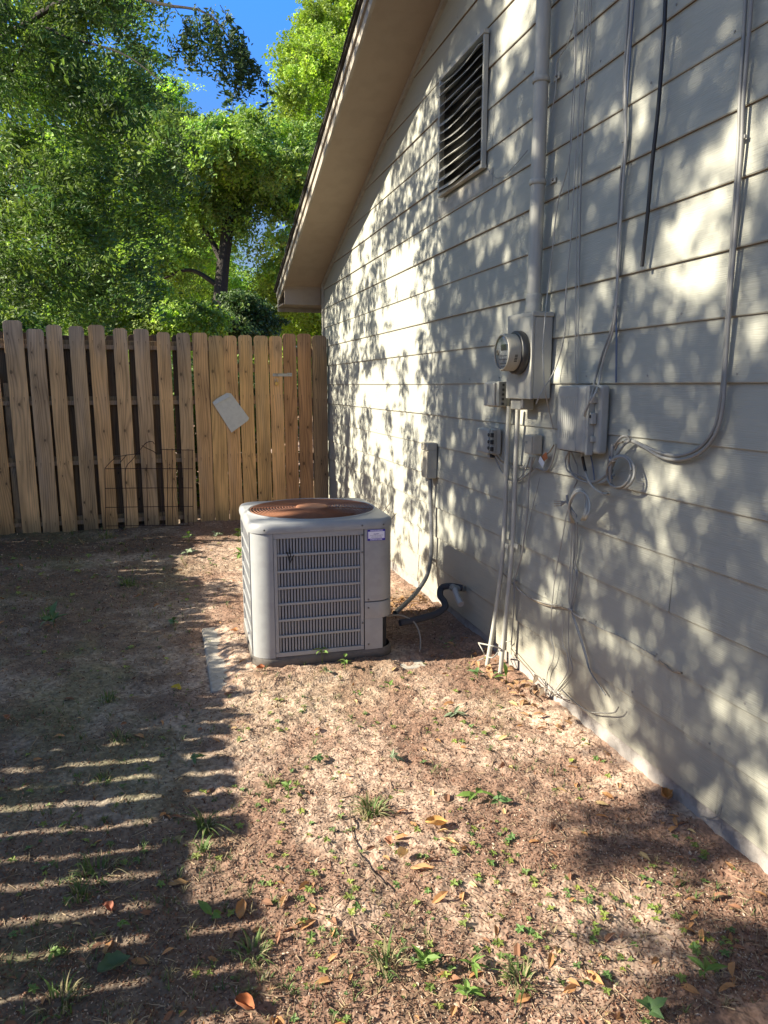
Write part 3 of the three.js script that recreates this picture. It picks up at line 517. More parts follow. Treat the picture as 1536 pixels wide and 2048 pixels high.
{
  const w = 0.235, zc = -3.045, m = onWall('meter_box', 'painted metal electric meter box below the service mast', 'electric box', 0, zc), d = 0.098;
  part('box', box(w, 0.352, d - 0.012, 0, 1.566, (d - 0.012) / 2, 0.004), M.paint, m);
  part('cover', box(w + 0.006, 0.356, 0.0135, 0, 1.566, d - 0.004, 0.004), M.paint, m);
  part('hood', box(w + 0.012, 0.02, d + 0.006, 0, 1.752, d / 2, 0.004), M.paint, m);
  part('lower_hub', box(0.10, 0.05, 0.07, -0.06, 1.363, 0.045, 0.005), M.paint, m);
  part('latch', box(0.02, 0.045, 0.012, 0.025, 1.368, d - 0.012, 0.003), M.steel, m);
  const cx = 0.018, cy = 1.592, e = onWall('electric_meter', 'round glass electric meter with a small dark display', 'meter', cy, zc + cx, undefined, 0.003 + d);
  const lathe = (pts, n = 40) => new THREE.LatheGeometry(pts.map(([r, y]) => new THREE.Vector2(r, y)), n).rotateX(Math.PI / 2);
  part('socket_ring', lathe([[0.086, 0.003], [0.094, 0.004], [0.096, 0.012], [0.094, 0.034], [0.088, 0.037], [0.080, 0.037]]), std([0.085, 0.085, 0.08], 0.4, { metalness: 0.6 }), e);
  part('body', lathe([[0.078, 0.036], [0.081, 0.04], [0.081, 0.088], [0.078, 0.094]]), M.beige, e);
  part('face', lathe([[0.001, 0.090], [0.074, 0.090]]), std([0.21, 0.225, 0.22], 0.5), e);
  part('glass_cover', lathe([[0.001, 0.1005], [0.06, 0.1], [0.072, 0.097], [0.0755, 0.091]]), new THREE.MeshPhysicalMaterial({ color: 0xffffff, roughness: 0.04, transmission: 1, thickness: 0 }), e);
  part('rim', new THREE.TorusGeometry(0.0755, 0.0035, 8, 40).translate(0, 0, 0.094), M.beige, e);
  part('display', box(0.062, 0.026, 0.003, 0.018, 0.022, 0.092, 0.001), std([0.03, 0.035, 0.03], 0.3), e);
  for (const [y, ww] of [[-0.014, 0.07], [-0.03, 0.075], [-0.048, 0.058], [-0.062, 0.04]]) part('printed_line', box(ww, 0.004, 0.0014, 0.008, y, 0.0912, 0), std([0.08, 0.09, 0.1], 0.6), e);
  part('badge', new THREE.TorusGeometry(0.01, 0.003, 6, 18).translate(-0.045, 0.002, 0.0925), std([0.2, 0.18, 0.14], 0.4), e);
  for (let i = 0; i < 5; i++) { const a = -0.18 - i * 0.085, v = part('vent_slot', box(0.003, 0.004, 0.014, 0, 0, 0, 0.001), M.dark, e); v.position.set(0.0805 * Math.cos(a), 0.0805 * Math.sin(a), 0.062); v.rotation.z = a; }
}
{
  const m = onWall('breaker_box', 'small grey breaker box with a black hinge left of the meter box', 'electric box', 1.405, -3.372);
  part('box', box(0.135, 0.125, 0.075, -0.005, 0, 0.038, 0.012), M.paint, m); part('door', box(0.12, 0.115, 0.014, -0.01, 0, 0.082, 0.006), M.paint, m);
  part('hinge', box(0.016, 0.118, 0.05, 0.071, 0.002, 0.052, 0.003), M.paintDark, m);
  for (let i = 0; i < 5; i++) part('knuckle', box(0.008, 0.012, 0.012, 0.082, 0.046 - i * 0.023, 0.055, 0.002), M.dark, m);
  part('rib', box(0.008, 0.09, 0.004, -0.02, 0, 0.0905, 0.001), M.plastic, m);
}
for (const [name, label, q, r] of [
  ['conduit', 'left of the two thin painted conduits running from the meter box to the soil', [[1018, 812, 0.028], [1013, 940, 0.028], [1007, 1090, 0.03], [995, 1200, 0.045], [972, 1345, 0.106]], 0.0115],
  ['conduit', 'right of the two thin painted conduits running from the meter box to the soil', [[1036, 818, 0.03], [1031, 940, 0.03], [1025, 1090, 0.032], [1015, 1200, 0.05], [999, 1362, 0.088]], 0.0115]]) {
  const t = thing(name, label, 'conduit', [0, 0, 0], 0, 'conduits below the meter box'), p = q.map(([x, y, e]) => W(x, y, e));
  part('pipe', tube(p, r, 60, 12), M.paint, t);
  if (q[0][0] === 1018) part('coupling', rod(W(1013.5, 928, 0.028), W(1012.5, 952, 0.028), 0.0155, 0.0155, 14), M.paint, t);
  for (const i of [2]) { const s = p[i]; part('strap', box(0.008, 0.022, 0.06, s.x + 0.006, s.y, s.z + 0.018, 0.002), M.paint, t); }
}
{
  const m = onWall('telephone_box', 'grey plastic junction box with a side latch left of the conduits', 'junction box', 1.165, -3.49);
  part('box', box(0.185, 0.135, 0.045, 0, 0, 0.024, 0.012), M.plastic, m); part('lid', box(0.15, 0.128, 0.022, -0.015, 0, 0.053, 0.01), M.plastic, m);
  part('latch_side', box(0.03, 0.12, 0.03, 0.082, 0, 0.045, 0.005), M.paintDark, m); for (const y of [0.035, 0.0, -0.035]) part('latch', box(0.016, 0.022, 0.014, 0.094, y, 0.058, 0.003), M.dark, m);
  for (const y of [0.035, 0.0, -0.032]) part('knockout', new THREE.TorusGeometry(0.007, 0.002, 6, 14).translate(0.064, y, 0.0645), M.dark, m);
  part('gland', box(0.03, 0.022, 0.03, 0.02, -0.077, 0.03, 0.004), M.plastic, m); part('gland', box(0.02, 0.018, 0.025, 0.045, -0.075, 0.03, 0.004), M.dark, m);
}
{
  const m = onWall('splice_box', 'small beige splice box right of the conduits', 'junction box', 1.182, -3.015);
  part('box', box(0.072, 0.088, 0.048, 0, 0, 0.024, 0.006), M.beige, m); part('cover', box(0.066, 0.082, 0.008, 0, 0, 0.0515, 0.003), M.beige, m); part('label_mark', box(0.02, 0.012, 0.001, -0.015, 0.01, 0.0558, 0), M.paintDark, m);
  const c = W(1083, 924, 0.03), k = thing('cable_tag', 'small white tag with an orange back hanging below the beige splice box', 'tag', c.toArray(), -Math.PI / 2);
  const a = part('tag_front', box(0.05, 0.03, 0.0015, 0, 0, 0, 0.0005), M.white, k); a.rotation.z = -0.55; const b = part('tag_back', box(0.045, 0.03, 0.0015, 0.022, 0.014, -0.008, 0.0005), M.orange, k); b.rotation.z = 0.5;
}
{
  const m = onWall('network_interface_box', 'large grey ribbed telephone interface box under hanging cables', 'junction box', 1.318, -2.602);
  part('back_box', box(0.255, 0.265, 0.042, 0.012, 0.0, 0.022, 0.012), M.plastic, m);
  part('cover', box(0.215, 0.262, 0.034, -0.018, -0.002, 0.061, 0.012), M.plastic, m);
  part('cover_edge', box(0.016, 0.27, 0.03, 0.094, -0.004, 0.056, 0.004), M.plastic, m);
  for (let i = 0; i < 9; i++) part('rib', box(0.0085, 0.165, 0.003, -0.095 + i * 0.0155, 0.0, 0.0783, 0.001), M.plastic, m);
  part('panel', box(0.135, 0.045, 0.003, -0.033, -0.105, 0.0783, 0.001), M.plastic, m); part('panel', box(0.135, 0.04, 0.003, -0.033, 0.105, 0.0783, 0.001), M.plastic, m);
  for (const y of [0.075, -0.075]) part('clip', box(0.014, 0.022, 0.018, 0.11, y, 0.05, 0.003), M.plastic, m);
  part('latch', box(0.02, 0.045, 0.022, 0.113, 0.005, 0.056, 0.004), M.plastic, m); part('latch_hole', box(0.008, 0.012, 0.003, 0.112, 0.012, 0.068, 0.001), M.dark, m);
  part('bottom_lip', box(0.16, 0.006, 0.012, -0.02, -0.131, 0.066, 0.002), M.dark, m);
}
{
  const z = -4.395, m = onWall('disconnect_box', 'tall beige power disconnect box on the wall behind the air conditioner', 'electric box', 0.975, z);
  part('box', box(0.115, 0.225, 0.06, 0, 0, 0.03, 0.005), M.beige, m); part('cover', box(0.12, 0.05, 0.068, 0, 0.09, 0.034, 0.006), M.beige, m); part('cover', box(0.112, 0.165, 0.006, 0, -0.022, 0.063, 0.003), M.beige, m); part('hub', new THREE.CylinderGeometry(0.018, 0.02, 0.024, 14).translate(-0.005, -0.122, 0.032), M.paintDark, m);
  const w = thing('flexible_conduit', 'grey flexible conduit curving from the disconnect box down to the air conditioner', 'conduit');
  const b = [[860, 958, 0.035], [861, 1010, 0.03], [863, 1070, 0.03], [862, 1110, 0.035], [855, 1148, 0.06], [838, 1178, 0.15], [812, 1206, 0.32], [790, 1226, 0.45]].map(([x, y, e]) => W(x, y, e));
  const c = new THREE.CatmullRomCurve3(b), g = new THREE.TubeGeometry(c, 260, 0.0135, 10, false), p = g.attributes.position;
  for (let i = 0; i <= 260; i++) { const o = c.getPointAt(i / 260), k = 1 + 0.06 * Math.sin(i * 2.1); for (let j = 0; j <= 10; j++) { const q = i * 11 + j; p.setXYZ(q, o.x + (p.getX(q) - o.x) * k, o.y + (p.getY(q) - o.y) * k, o.z + (p.getZ(q) - o.z) * k); } }
  g.computeVertexNormals(); part('hose', g, std([0.20, 0.20, 0.195], 0.5), w); const s = W(862, 1117, 0.02); part('strap', box(0.02, 0.012, 0.06, s.x, s.y, s.z + 0.01, 0.002), M.steel, w);
}
{                                                                       // drain stub and insulated refrigerant line
  const P = (x, y, e) => W(x, y, e), d = thing('drain_pipe', 'grey plastic drain elbow poking out of the wall behind the air conditioner', 'pipe');
  part('stub', tube([P(928, 1178, 0.0), P(915, 1176, 0.06), P(900, 1174, 0.11)], 0.017, 12, 12), M.paintDark, d); part('collar', new THREE.SphereGeometry(0.022, 14, 10).translate(...P(906, 1175, 0.09).toArray()), M.paintDark, d);
  part('outlet', tube([P(909, 1178, 0.085), P(914, 1192, 0.085), P(920, 1206, 0.085)], 0.0165, 10, 12), M.pvc, d); part('outlet_end', rod(P(917, 1199, 0.085), P(922, 1209, 0.085), 0.019, 0.019, 14), M.pvc, d);
  const r = thing('refrigerant_line', 'black foam wrapped refrigerant line from the wall to the air conditioner', 'pipe');
  part('pipe', tube([P(924, 1176, 0.03), P(900, 1172, 0.10), P(883, 1176, 0.14), P(880, 1190, 0.16), P(888, 1203, 0.16), P(890, 1214, 0.17), P(875, 1226, 0.22), P(845, 1236, 0.32), P(800, 1246, 0.46)], 0.019, 60, 12), M.foam, r);
  const c = thing('copper_line', 'thin bare tube looping beside the air conditioner in its shade', 'pipe'); part('tube', tube([V(1.09, 0.21, -3.66), V(1.18, 0.20, -3.68), V(1.25, 0.16, -3.66), V(1.27, 0.10, -3.62), V(1.26, 0.03, -3.58)], 0.005, 30, 6), std([0.25, 0.22, 0.18], 0.5), c);
}

// ---------------------------------------------------------------- cables
const Z6 = (x, y) => [1000 + x / 2.866, y / 2.866], ZB = (x, y) => [960 + x / 3.938, 880 + y / 3.938];
function cable(parent, pts, r, m, e = 0.012, name = 'cable') { return part(name, tube(pts.map(([x, y, q]) => W(x, y, q ?? e)), r, 0, 6), m, parent); }
const clip = (parent, x, y, e = 0.012, tilt = 0) => { const p = W(x, y, e), o = part('clip', box(0.008, 0.011, 0.034, 0, 0, 0, 0.002), M.wireGrey, parent); o.position.copy(p); o.rotation.x = tilt; };
{
  const t = thing('cable_run', 'pair of grey cables hanging down the right of the wall and sagging to a coil', 'cable');
  cable(t, [[1493, -60], [1491, 0], [1480, 200], [1477, 290], [1463, 500], [1455, 620], [1447, 750], [1440, 810], [1428, 858], [1402, 893], [1362, 911], [1322, 906], [1284, 890], [1262, 880]], 0.0062, M.wireGrey, 0.014);
  cable(t, [[1506, -60], [1503, 0], [1487, 200], [1484, 280], [1468, 500], [1459, 620], [1450, 750], [1446, 810], [1434, 862], [1405, 902], [1365, 919], [1322, 914], [1284, 892], [1262, 881]], 0.0062, M.wireGrey, 0.016);
  clip(t, 1483, 276); clip(t, 1454, 616); clip(t, 1430, 862, 0.012, -0.5);
}
{
  const t = thing('cable_run', 'three grey cables clipped together above the ribbed interface box', 'cable');
  cable(t, [[1260, -60], [1258, 0], [1248, 170], [1250, 280], [1241, 370], [1236, 480], [1231, 612], [1222, 660], [1204, 712], [1190, 760], [1184, 790, 0.088], [1176, 812, 0.092], [1170, 828, 0.092]], 0.0052, M.wireGrey, 0.014);
  cable(t, [[1268, -60], [1265, 0], [1251, 170], [1252, 280], [1246, 370], [1239, 480], [1232, 614], [1226, 660], [1208, 715], [1198, 765], [1191, 785, 0.088], [1182, 806, 0.092]], 0.0052, M.wireLight, 0.017);
  cable(t, [[1273, -60], [1268, 0], [1256, 170], [1249, 282], [1240, 380], [1236, 500], [1232, 614], [1233, 680], [1232, 765]], 0.0042, M.wireBlue, 0.011);
  part('connector', rod(W(1172, 820, 0.094), W(1169, 833, 0.094), 0.006, 0.005, 8), M.steel, t);
  clip(t, 1250, 280); clip(t, 1232, 614);
}
{
  const t = thing('cable_run', 'black cable hanging loose with a cut end high on the wall', 'cable');
  cable(t, [[1333, -60], [1331, 0], [1327, 80], [1315, 230], [1304, 330], [1295, 430], [1284, 533]], 0.0072, M.wireBlack, 0.03);
}
{
  const t = thing('wire_bunch', 'bunch of thin pale telephone wires beside the service mast', 'wire');
  cable(t, [[1151, -60], [1149, 0], [1150, 120], [1146, 250], [1134, 340], [1116, 405], [1105, 500], [1095, 585], [1090, 640, 0.09], [1086, 700, 0.105], [1090, 778, 0.105], [1098, 820, 0.05], [1107, 858, 0.012]], 0.0028, M.wireLight, 0.02);
  cable(t, [[1172, -60], [1170, 0], [1166, 100], [1158, 200], [1155, 350], [1153, 500], [1151, 640], [1152, 768]], 0.0024, M.wireLight);
  cable(t, [[1181, -60], [1178, 0], [1172, 150], [1163, 290], [1159, 450], [1157, 620], [1155, 768]], 0.0024, M.wireLight, 0.016);
  cable(t, [[1185, -60], [1183, 0], [1176, 150], [1168, 230], [1162, 400], [1160, 500], [1156, 640]], 0.002, M.wireGrey, 0.010);
  cable(t, [[1156, 0], [1148, 45], [1135, 88], [1114, 126], [1112, 170], [1109, 196], [1101, 232]], 0.0022, M.wireLight);
  cable(t, [[1152, 300], [1142, 470], [1134, 560], [1130, 620], [1131, 644], [1124, 694], [1107, 745, 0.03], [1082, 786, 0.105], [1072, 808, 0.11]], 0.0030, M.wireLight, 0.016);
  cable(t, [[1154, 0], [1152, 130], [1145, 200], [1140, 300], [1136, 420]], 0.002, M.wireGrey, 0.02);
}
const loop = (cx, cy, rx, ry, a0, a1, tilt, e, n = 14) => { const o = []; for (let i = 0; i <= n; i++) { const a = mix(a0, a1, i / n), x = rx * Math.cos(a), y = ry * Math.sin(a); o.push([cx + x * Math.cos(tilt) - y * Math.sin(tilt), cy + x * Math.sin(tilt) + y * Math.cos(tilt), e + 0.012 * Math.sin(a * 2)]); } return o; };
{
  const t = thing('cable_coil', 'coiled grey cable ends tied beside the interface box', 'cable');
  cable(t, [[1262, 880, 0.016], [1250, 882], ...loop(1238, 912, 17, 42, -1.0, -4.9, 0.35, 0.035), [1228, 950]], 0.0052, M.wireGrey, 0.03);
  cable(t, [[1262, 881, 0.016], [1252, 886, 0.03], [1240, 900, 0.04], [1224, 930, 0.04], ...loop(1242, 944, 27, 33, 2.8, -2.4, 0.1, 0.045)], 0.0052, M.wireGrey, 0.03);
  cable(t, loop(1238, 944, 24, 31, 0, 6.0, 0.25, 0.05), 0.0050, M.wireGrey); cable(t, [[1225, 888, 0.05], [1224, 915, 0.05], [1220, 945, 0.05], [1222, 965, 0.04]], 0.0055, M.wireGrey);
  cable(t, [[1230, 900, 0.045], [1236, 888, 0.045], [1246, 884, 0.045]], 0.004, M.wireTan); cable(t, [[1221, 912, 0.052], [1219, 940, 0.052], [1224, 958, 0.04]], 0.0045, M.wireBlue);
  part('tie', tube([W(1219, 919, 0.055), W(1225, 922, 0.062), W(1232, 921, 0.055)], 0.004, 10, 6), M.wireLight, t);
}
{
  const t = thing('cable_coil', 'loop of pale cables with bare wire tips standing off the wall below the interface box', 'cable');
  for (let i = 0; i < 4; i++) cable(t, [[1143 + i * 2, 1045, 0.03], ...loop(1156 + i, 1010 + i, 16 + i * 1.6, 34 - i * 1.5, 2.6, 6.9, 0.1, 0.10 + i * 0.005), [1163 + i * 2, 1040, 0.06]], 0.0046, i % 2 ? M.wireLight : M.wireGrey);
  for (let i = 0; i < 3; i++) { cable(t, [[1153, 1034 - i, 0.09], [1142, 1020 - i * 2, 0.10], [1135, 1006 - i * 2, 0.10], [1122, 1003 + i * 4, 0.10]], 0.004, M.wireGrey); cable(t, [[1122, 1003 + i * 4, 0.10], [1108, 1002 + i * 5, 0.10]], 0.0016, M.wireTan, 0.1, 'bare_end'); }
  cable(t, [[1134, 990, 0.10], [1135, 1006, 0.10]], 0.006, M.wireGrey);
}
{
  const t = thing('cable_run', 'grey cables looping out of the bottom of the interface box', 'cable');
  cable(t, [[1139, 900, 0.05], [1138, 930], [1146, 950], [1160, 960], [1182, 965], [1202, 958], [1222, 938], [1236, 905]], 0.0050, M.wireGrey, 0.025);
  cable(t, [[1163, 902, 0.05], [1167, 928], [1176, 958], [1186, 974], [1203, 986], [1216, 988]], 0.0052, M.wireLight, 0.03); cable(t, [[1165, 914, 0.048], [1168, 930, 0.034], [1171, 942, 0.033]], 0.0062, M.wireBlack, 0.03);
  cable(t, [[1140, 900, 0.04], [1131, 920], [1134, 940], [1150, 948], [1165, 954], [1180, 964]], 0.0034, M.wireGrey, 0.02); cable(t, [[1141, 900, 0.04], [1150, 922], [1155, 935], [1154, 962], [1148, 975]], 0.003, M.wireGrey, 0.014);
  cable(t, [[1180, 905], [1186, 935], [1189, 960]], 0.003, M.wireBlue, 0.012); cable(t, [[1178, 962, 0.03], [1196, 966], [1214, 960], [1226, 940]], 0.0045, M.wireGrey, 0.02);
  for (const i of [0, 1]) cable(t, [[1203, 985, 0.03], [1210, 982 + i * 8, 0.04], [1221, 984 + i * 4, 0.05]], 0.0014, M.wireTan, 0.03, 'bare_end');
}
{
  const t = thing('wire_bunch', 'grey wires swagging from the junction box behind the conduits to the splice box', 'wire');
  cable(t, [[985, 906, 0.03], [996, 930], [1008, 950], [1024, 962], [1040, 960], [1056, 948], [1072, 936], [1092, 941], [1103, 928], [1109, 905], [1112, 888]], 0.0042, M.wireGrey, 0.012);
  cable(t, [[987, 906, 0.03], [1002, 926], [1020, 933], [1045, 934], [1062, 932], [1070, 915, 0.03]], 0.003, M.wireLight, 0.012); cable(t, [[992, 905, 0.03], [1003, 918], [1018, 926]], 0.003, M.wireLight, 0.014);
  cable(t, [[1060, 915, 0.03], [1052, 938], [1040, 955], [1028, 962]], 0.003, M.wireGrey, 0.014); cable(t, [[1085, 912, 0.02], [1098, 905], [1108, 890]], 0.0034, M.wireTan, 0.014);
}
{
  const t = thing('wire_bunch', 'two thin wires hanging from the splice box down beside the right conduit', 'wire');
  cable(t, [[1066, 914, 0.03], [1059, 960], [1056, 1020], [1050, 1068], [1044, 1110], [1037, 1135], [1030, 1158], [1029, 1200], [1026, 1240], [1023, 1292]], 0.0028, M.wireGrey, 0.02);
  cable(t, [[1064, 914, 0.03], [1057, 962], [1054, 1020], [1048, 1075], [1041, 1115], [1034, 1140], [1028, 1165], [1027, 1230], [1021, 1290]], 0.0024, M.wireLight, 0.016); cable(t, [[1080, 955], [1068, 1005], [1058, 1050], [1052, 1080]], 0.0018, M.wireGrey, 0.01);
  clip(t, 1029, 1160, 0.01);
}
{
  const t = thing('wire_bunch', 'grey wire strands dropping from the pale cable loop to a knot low down', 'wire');
  cable(t, [[1144, 1045, 0.03], [1142, 1100], [1139, 1160], [1138, 1200], [1141, 1219]], 0.0032, M.wireLight, 0.02); cable(t, [[1150, 1045, 0.03], [1149, 1110], [1146, 1135], [1152, 1143], [1148, 1180], [1142, 1219]], 0.003, M.wireGrey, 0.016);
  cable(t, [[1155, 1045, 0.03], [1154, 1100], [1151, 1132], [1155, 1145], [1152, 1185], [1144, 1218]], 0.003, M.wireGrey, 0.012); cable(t, [[1147, 1045, 0.03], [1146, 1120], [1143, 1170], [1140, 1219]], 0.0026, M.wireLight, 0.022);
  cable(t, [[1150, 990, 0.03], [1133, 1030], [1126, 1070], [1118, 1110], [1110, 1155], [1105, 1200], [1102, 1240], [1103, 1280], [1108, 1300], [1105, 1322], [1095, 1345], [1092, 1392]], 0.0024, M.wireLight, 0.016);
  cable(t, [[1143, 1222], [1160, 1270], [1172, 1310], [1180, 1342], [1194, 1365], [1211, 1390]], 0.0036, M.wireLight, 0.012); cable(t, [[1142, 1222], [1155, 1262], [1170, 1310], [1178, 1338], [1205, 1382]], 0.003, M.wireGrey, 0.015);
  cable(t, [[1138, 1222], [1137, 1270], [1139, 1310], [1145, 1338], [1130, 1362], [1108, 1388]], 0.0022, M.wireGrey, 0.012); cable(t, [[1128, 1222], [1126, 1290], [1134, 1305], [1136, 1340], [1112, 1378], [1103, 1392]], 0.0022, M.wireLight, 0.012);
  clip(t, 1141, 1220, 0.02);
}
{
  const t = thing('wire_run', 'brownish wires sagging from the conduits to the knot low on the wall', 'wire');
  cable(t, [[1006, 1146], [1020, 1162], [1036, 1178], [1060, 1196], [1090, 1210], [1120, 1215], [1140, 1219]], 0.0036, M.wireTan, 0.012); cable(t, [[1022, 1162], [1045, 1186], [1072, 1200], [1098, 1208], [1125, 1212]], 0.003, M.wireLight, 0.016); cable(t, [[1140, 1220], [1152, 1230], [1166, 1238]], 0.0036, M.wireLight, 0.012);
  cable(t, [[1178, 1243, 0.004], [1205, 1258, 0.003], [1240, 1273, 0.003], [1275, 1292, 0.003], [1310, 1312, 0.004]], 0.0028, M.wireGrey, 0.004);
  cable(t, [[1318, 1321, 0.01], [1330, 1330, 0.03], [1343, 1341, 0.03], [1364, 1346, 0.03]], 0.0042, M.wireTan, 0.02);
}
{
  const t = thing('wire_scrap', 'thin wire scrap curling along the foot of the wall by the dead vine', 'wire');
  cable(t, [[1122, 1378], [1150, 1405], [1175, 1422], [1205, 1426], [1230, 1424], [1237, 1414]], 0.0026, M.wireGrey, 0.03); cable(t, [[1112, 1388], [1098, 1382], [1090, 1395]], 0.002, M.wireLight, 0.02);
  const u = thing('wire_scrap', 'short black wire hook on the lowest board near the street end', 'wire'); cable(u, [[1400, 1632], [1425, 1636], [1440, 1628], [1443, 1616]], 0.0022, M.wireGrey, 0.012);
  const v = thing('wire_scrap', 'bent white wire sticking out of the soil around the conduits', 'wire'); cable(v, [[957, 1286, 0.16], [985, 1292, 0.13], [1010, 1300, 0.05]], 0.004, M.wireLight); cable(v, [[957, 1286, 0.16], [966, 1302, 0.15], [970, 1310, 0.13], [985, 1315, 0.12], [995, 1305, 0.08], [1003, 1287, 0.05], [1020, 1282, 0.02]], 0.0032, M.wireLight); cable(v, [[955, 1322, 0.16], [968, 1316, 0.14]], 0.003, M.wireGrey);
}

// ---------------------------------------------------------------- leaves and small plants
function leafArr(len, w, fold, curl, out, m4) {                         // six folded facets appended to out
  const q = [[0, 0, 0], [-w * 0.42, fold, len * 0.3], [w * 0.42, fold, len * 0.3], [0, 0.0, len * 0.33], [-w * 0.44, fold - curl * 0.35, len * 0.64], [w * 0.44, fold - curl * 0.35, len * 0.64], [0, -curl * 0.4, len * 0.66], [0, -curl, len]].map(([x, y, z]) => V(x, y, z).applyMatrix4(m4));
  for (const [a, b, c] of [[0, 3, 1], [0, 2, 3], [1, 3, 4], [3, 6, 4], [3, 2, 5], [3, 5, 6], [4, 6, 7], [6, 5, 7]]) for (const k of [a, b, c]) out.push(q[k].x, q[k].y, q[k].z);
}
const geoFrom = (P) => { const g = new THREE.BufferGeometry(); g.setAttribute('position', new THREE.Float32BufferAttribute(P, 3)); g.setAttribute('uv', new THREE.Float32BufferAttribute(new Float32Array(P.length / 3 * 2), 2)); g.computeVertexNormals(); return g; };
const pose = (x, y, z, rx, ry, rz, s = 1) => new THREE.Matrix4().compose(V(x, y, z), new THREE.Quaternion().setFromEuler(new THREE.Euler(rx, ry, rz, 'YXZ')), V(s, s, s));
function sprig(n, len, leafL, leafW, droop = 0.3, spread = 1) {         // leaves set round a thin twig along +z
  const P = [];
  for (let i = 0; i < n; i++) { const t = (i + rnd()) / n, az = rr(0, 6.283); leafArr(leafL * rr(0.6, 1.15), leafW * rr(0.7, 1.15), leafW * 0.18, leafL * rr(0, 0.25), P, pose(spread * rr(-0.12, 0.12) * len, spread * rr(-0.1, 0.1) * len - droop * len * t * t * 0.5, len * t, rr(-0.2, 0.9) + droop * 0.5, az, rr(-0.8, 0.8))); }
  const g = geoFrom(P);
  return g;
}
const scatter = (name, geo, mat, spots, parent, kind) => {              // spots: [Matrix4, Color]
  const m = new THREE.InstancedMesh(geo, mat, spots.length); spots.forEach(([x, c], i) => { m.setMatrixAt(i, x); m.setColorAt(i, c); });
  m.name = parent ? name : numbered(name); (parent || scene).add(m); m.userData.kind = 'stuff'; return m;
};
const green = (dark, yellow) => { const hi = rnd() < 0.16, v = rr(0.65, 1.35) * dark * (hi ? 1.35 : 1), y = clamp(yellow + rr(-0.25, 0.25) + (hi ? 0.35 : 0), 0, 1); return lin(mix(0.075, 0.235, y) * v, mix(0.165, 0.310, y) * v, mix(0.038, 0.024, y) * v); };

// weeds the photograph lets one point to
function tuft(label, px, py, n, h, spreadR, dry = 0.2, group) {
  const c = onGround(px, py), P = [], Q = [];
  for (let i = 0; i < n; i++) {
    const a = rr(0, 6.283), r = spreadR * Math.sqrt(rnd()) * 0.6, L = h * rr(0.5, 1.15), bend = rr(0.3, 1.15), w = rr(0.0022, 0.0045), k = 6, out = rnd() < dry ? Q : P;
    const bx = r * Math.cos(a), bz = r * Math.sin(a), dx = Math.cos(a + rr(-0.7, 0.7)), dz = Math.sin(a + rr(-0.7, 0.7)); let px0 = null;
    for (let s = 0; s <= k; s++) {
      const t = s / k, ang = bend * t * 1.3, y = L * Math.sin(Math.min(1.45, 1.5 - ang * 0.9)) * t * (1 - 0.25 * bend * t), d = L * t * t * bend * 0.75, ww = w * (1 - t * 0.85);
      const m = [bx + dx * d, y, bz + dz * d], e = [[m[0] - dz * ww, m[1], m[2] + dx * ww], [m[0] + dz * ww, m[1], m[2] - dx * ww]];
      if (px0) out.push(...px0[0], ...px0[1], ...e[0], ...e[0], ...px0[1], ...e[1]); px0 = e;
    }
  }
  const t = thing('grass_tuft', label, 'grass tuft', [c.x, gh(c.x, c.z) - 0.004, c.z], 0, group);
  if (P.length) part('green_blades', geoFrom(P), M.grassBlade, t).userData.kind = 'stuff'; if (Q.length) part('dry_blades', geoFrom(Q), M.dryBlade, t).userData.kind = 'stuff'; return t;
}
M.grassBlade = leafMat(0.7, 0.3); M.grassBlade.color = lin(0.12, 0.19, 0.045); M.dryBlade = leafMat(0.8, 0.25); M.dryBlade.color = lin(0.34, 0.29, 0.15);
M.weedLight = leafMat(0.6, 0.35); M.weedLight.color = lin(0.155, 0.265, 0.045); M.weedDark = leafMat(0.6, 0.3); M.weedDark.color = lin(0.10, 0.19, 0.06); M.weedPale = leafMat(0.7, 0.3); M.weedPale.color = lin(0.22, 0.28, 0.16);
function sprout(label, px, py, n, L, w, mat = M.weedLight, h = 0.02, tilt = 0.5) {
  const c = onGround(px, py), t = thing('weed', label, 'weed', [c.x, gh(c.x, c.z), c.z], rr(0, 6));
  part('stem', rod(V(0, -0.01, 0), V(0.002, h, 0), 0.0018, 0.0014, 6), mat, t);
  for (let i = 0; i < n; i++) { const P = [], a = i / n * 6.283 + rr(-0.3, 0.3), l = L * rr(0.5, 1.25), inner = i >= 5; leafArr(l, w * rr(0.8, 1.15), w * 0.16, l * rr(0.1, 0.6), P, pose(0, h * (inner ? 1.2 : rr(0.5, 1)), 0, -tilt * rr(0.2, 1.7) - (inner ? 0.4 : 0), a + rr(-0.35, 0.35), rr(-0.6, 0.6))); part('leaf', geoFrom(P), mat, t); }
  return t;
}
tuft('bushy dry-and-green grass tuft in the sun, mid yard in front of the air conditioner', 742, 1622, 110, 0.075, 0.07, 0.45);
tuft('grass tuft with long blades standing just inside the edge of the fence shadow', 412, 1660, 46, 0.11, 0.05, 0.15);
tuft('sparse grass tuft above the edge of the fence shadow notch', 405, 1705, 22, 0.055, 0.03, 0.3);
tuft('low grass patch arching over a thin stripe of light in the fence shadow', 190, 1742, 70, 0.075, 0.10, 0.35);
tuft('curled grass tuft on the light stripe below the arching patch', 160, 1790, 32, 0.07, 0.05, 0.2);
tuft('fine grass tuft in shade, left of the yellow leaf', 215, 1405, 60, 0.07, 0.06, 0.2);
tuft('grass tuft on the far light stripe left of the air conditioner slab', 240, 1478, 50, 0.06, 0.07, 0.4);
tuft('wispy grass tuft beside the stripe in the middle of the fence shadow', 205, 1558, 34, 0.05, 0.05, 0.3);
tuft('small dark grass tuft far back in the shade towards the fence', 255, 1168, 60, 0.10, 0.09, 0.1);
tuft('thin grass tuft in shade at the left edge of the frame', 95, 1240, 40, 0.10, 0.08, 0.3);
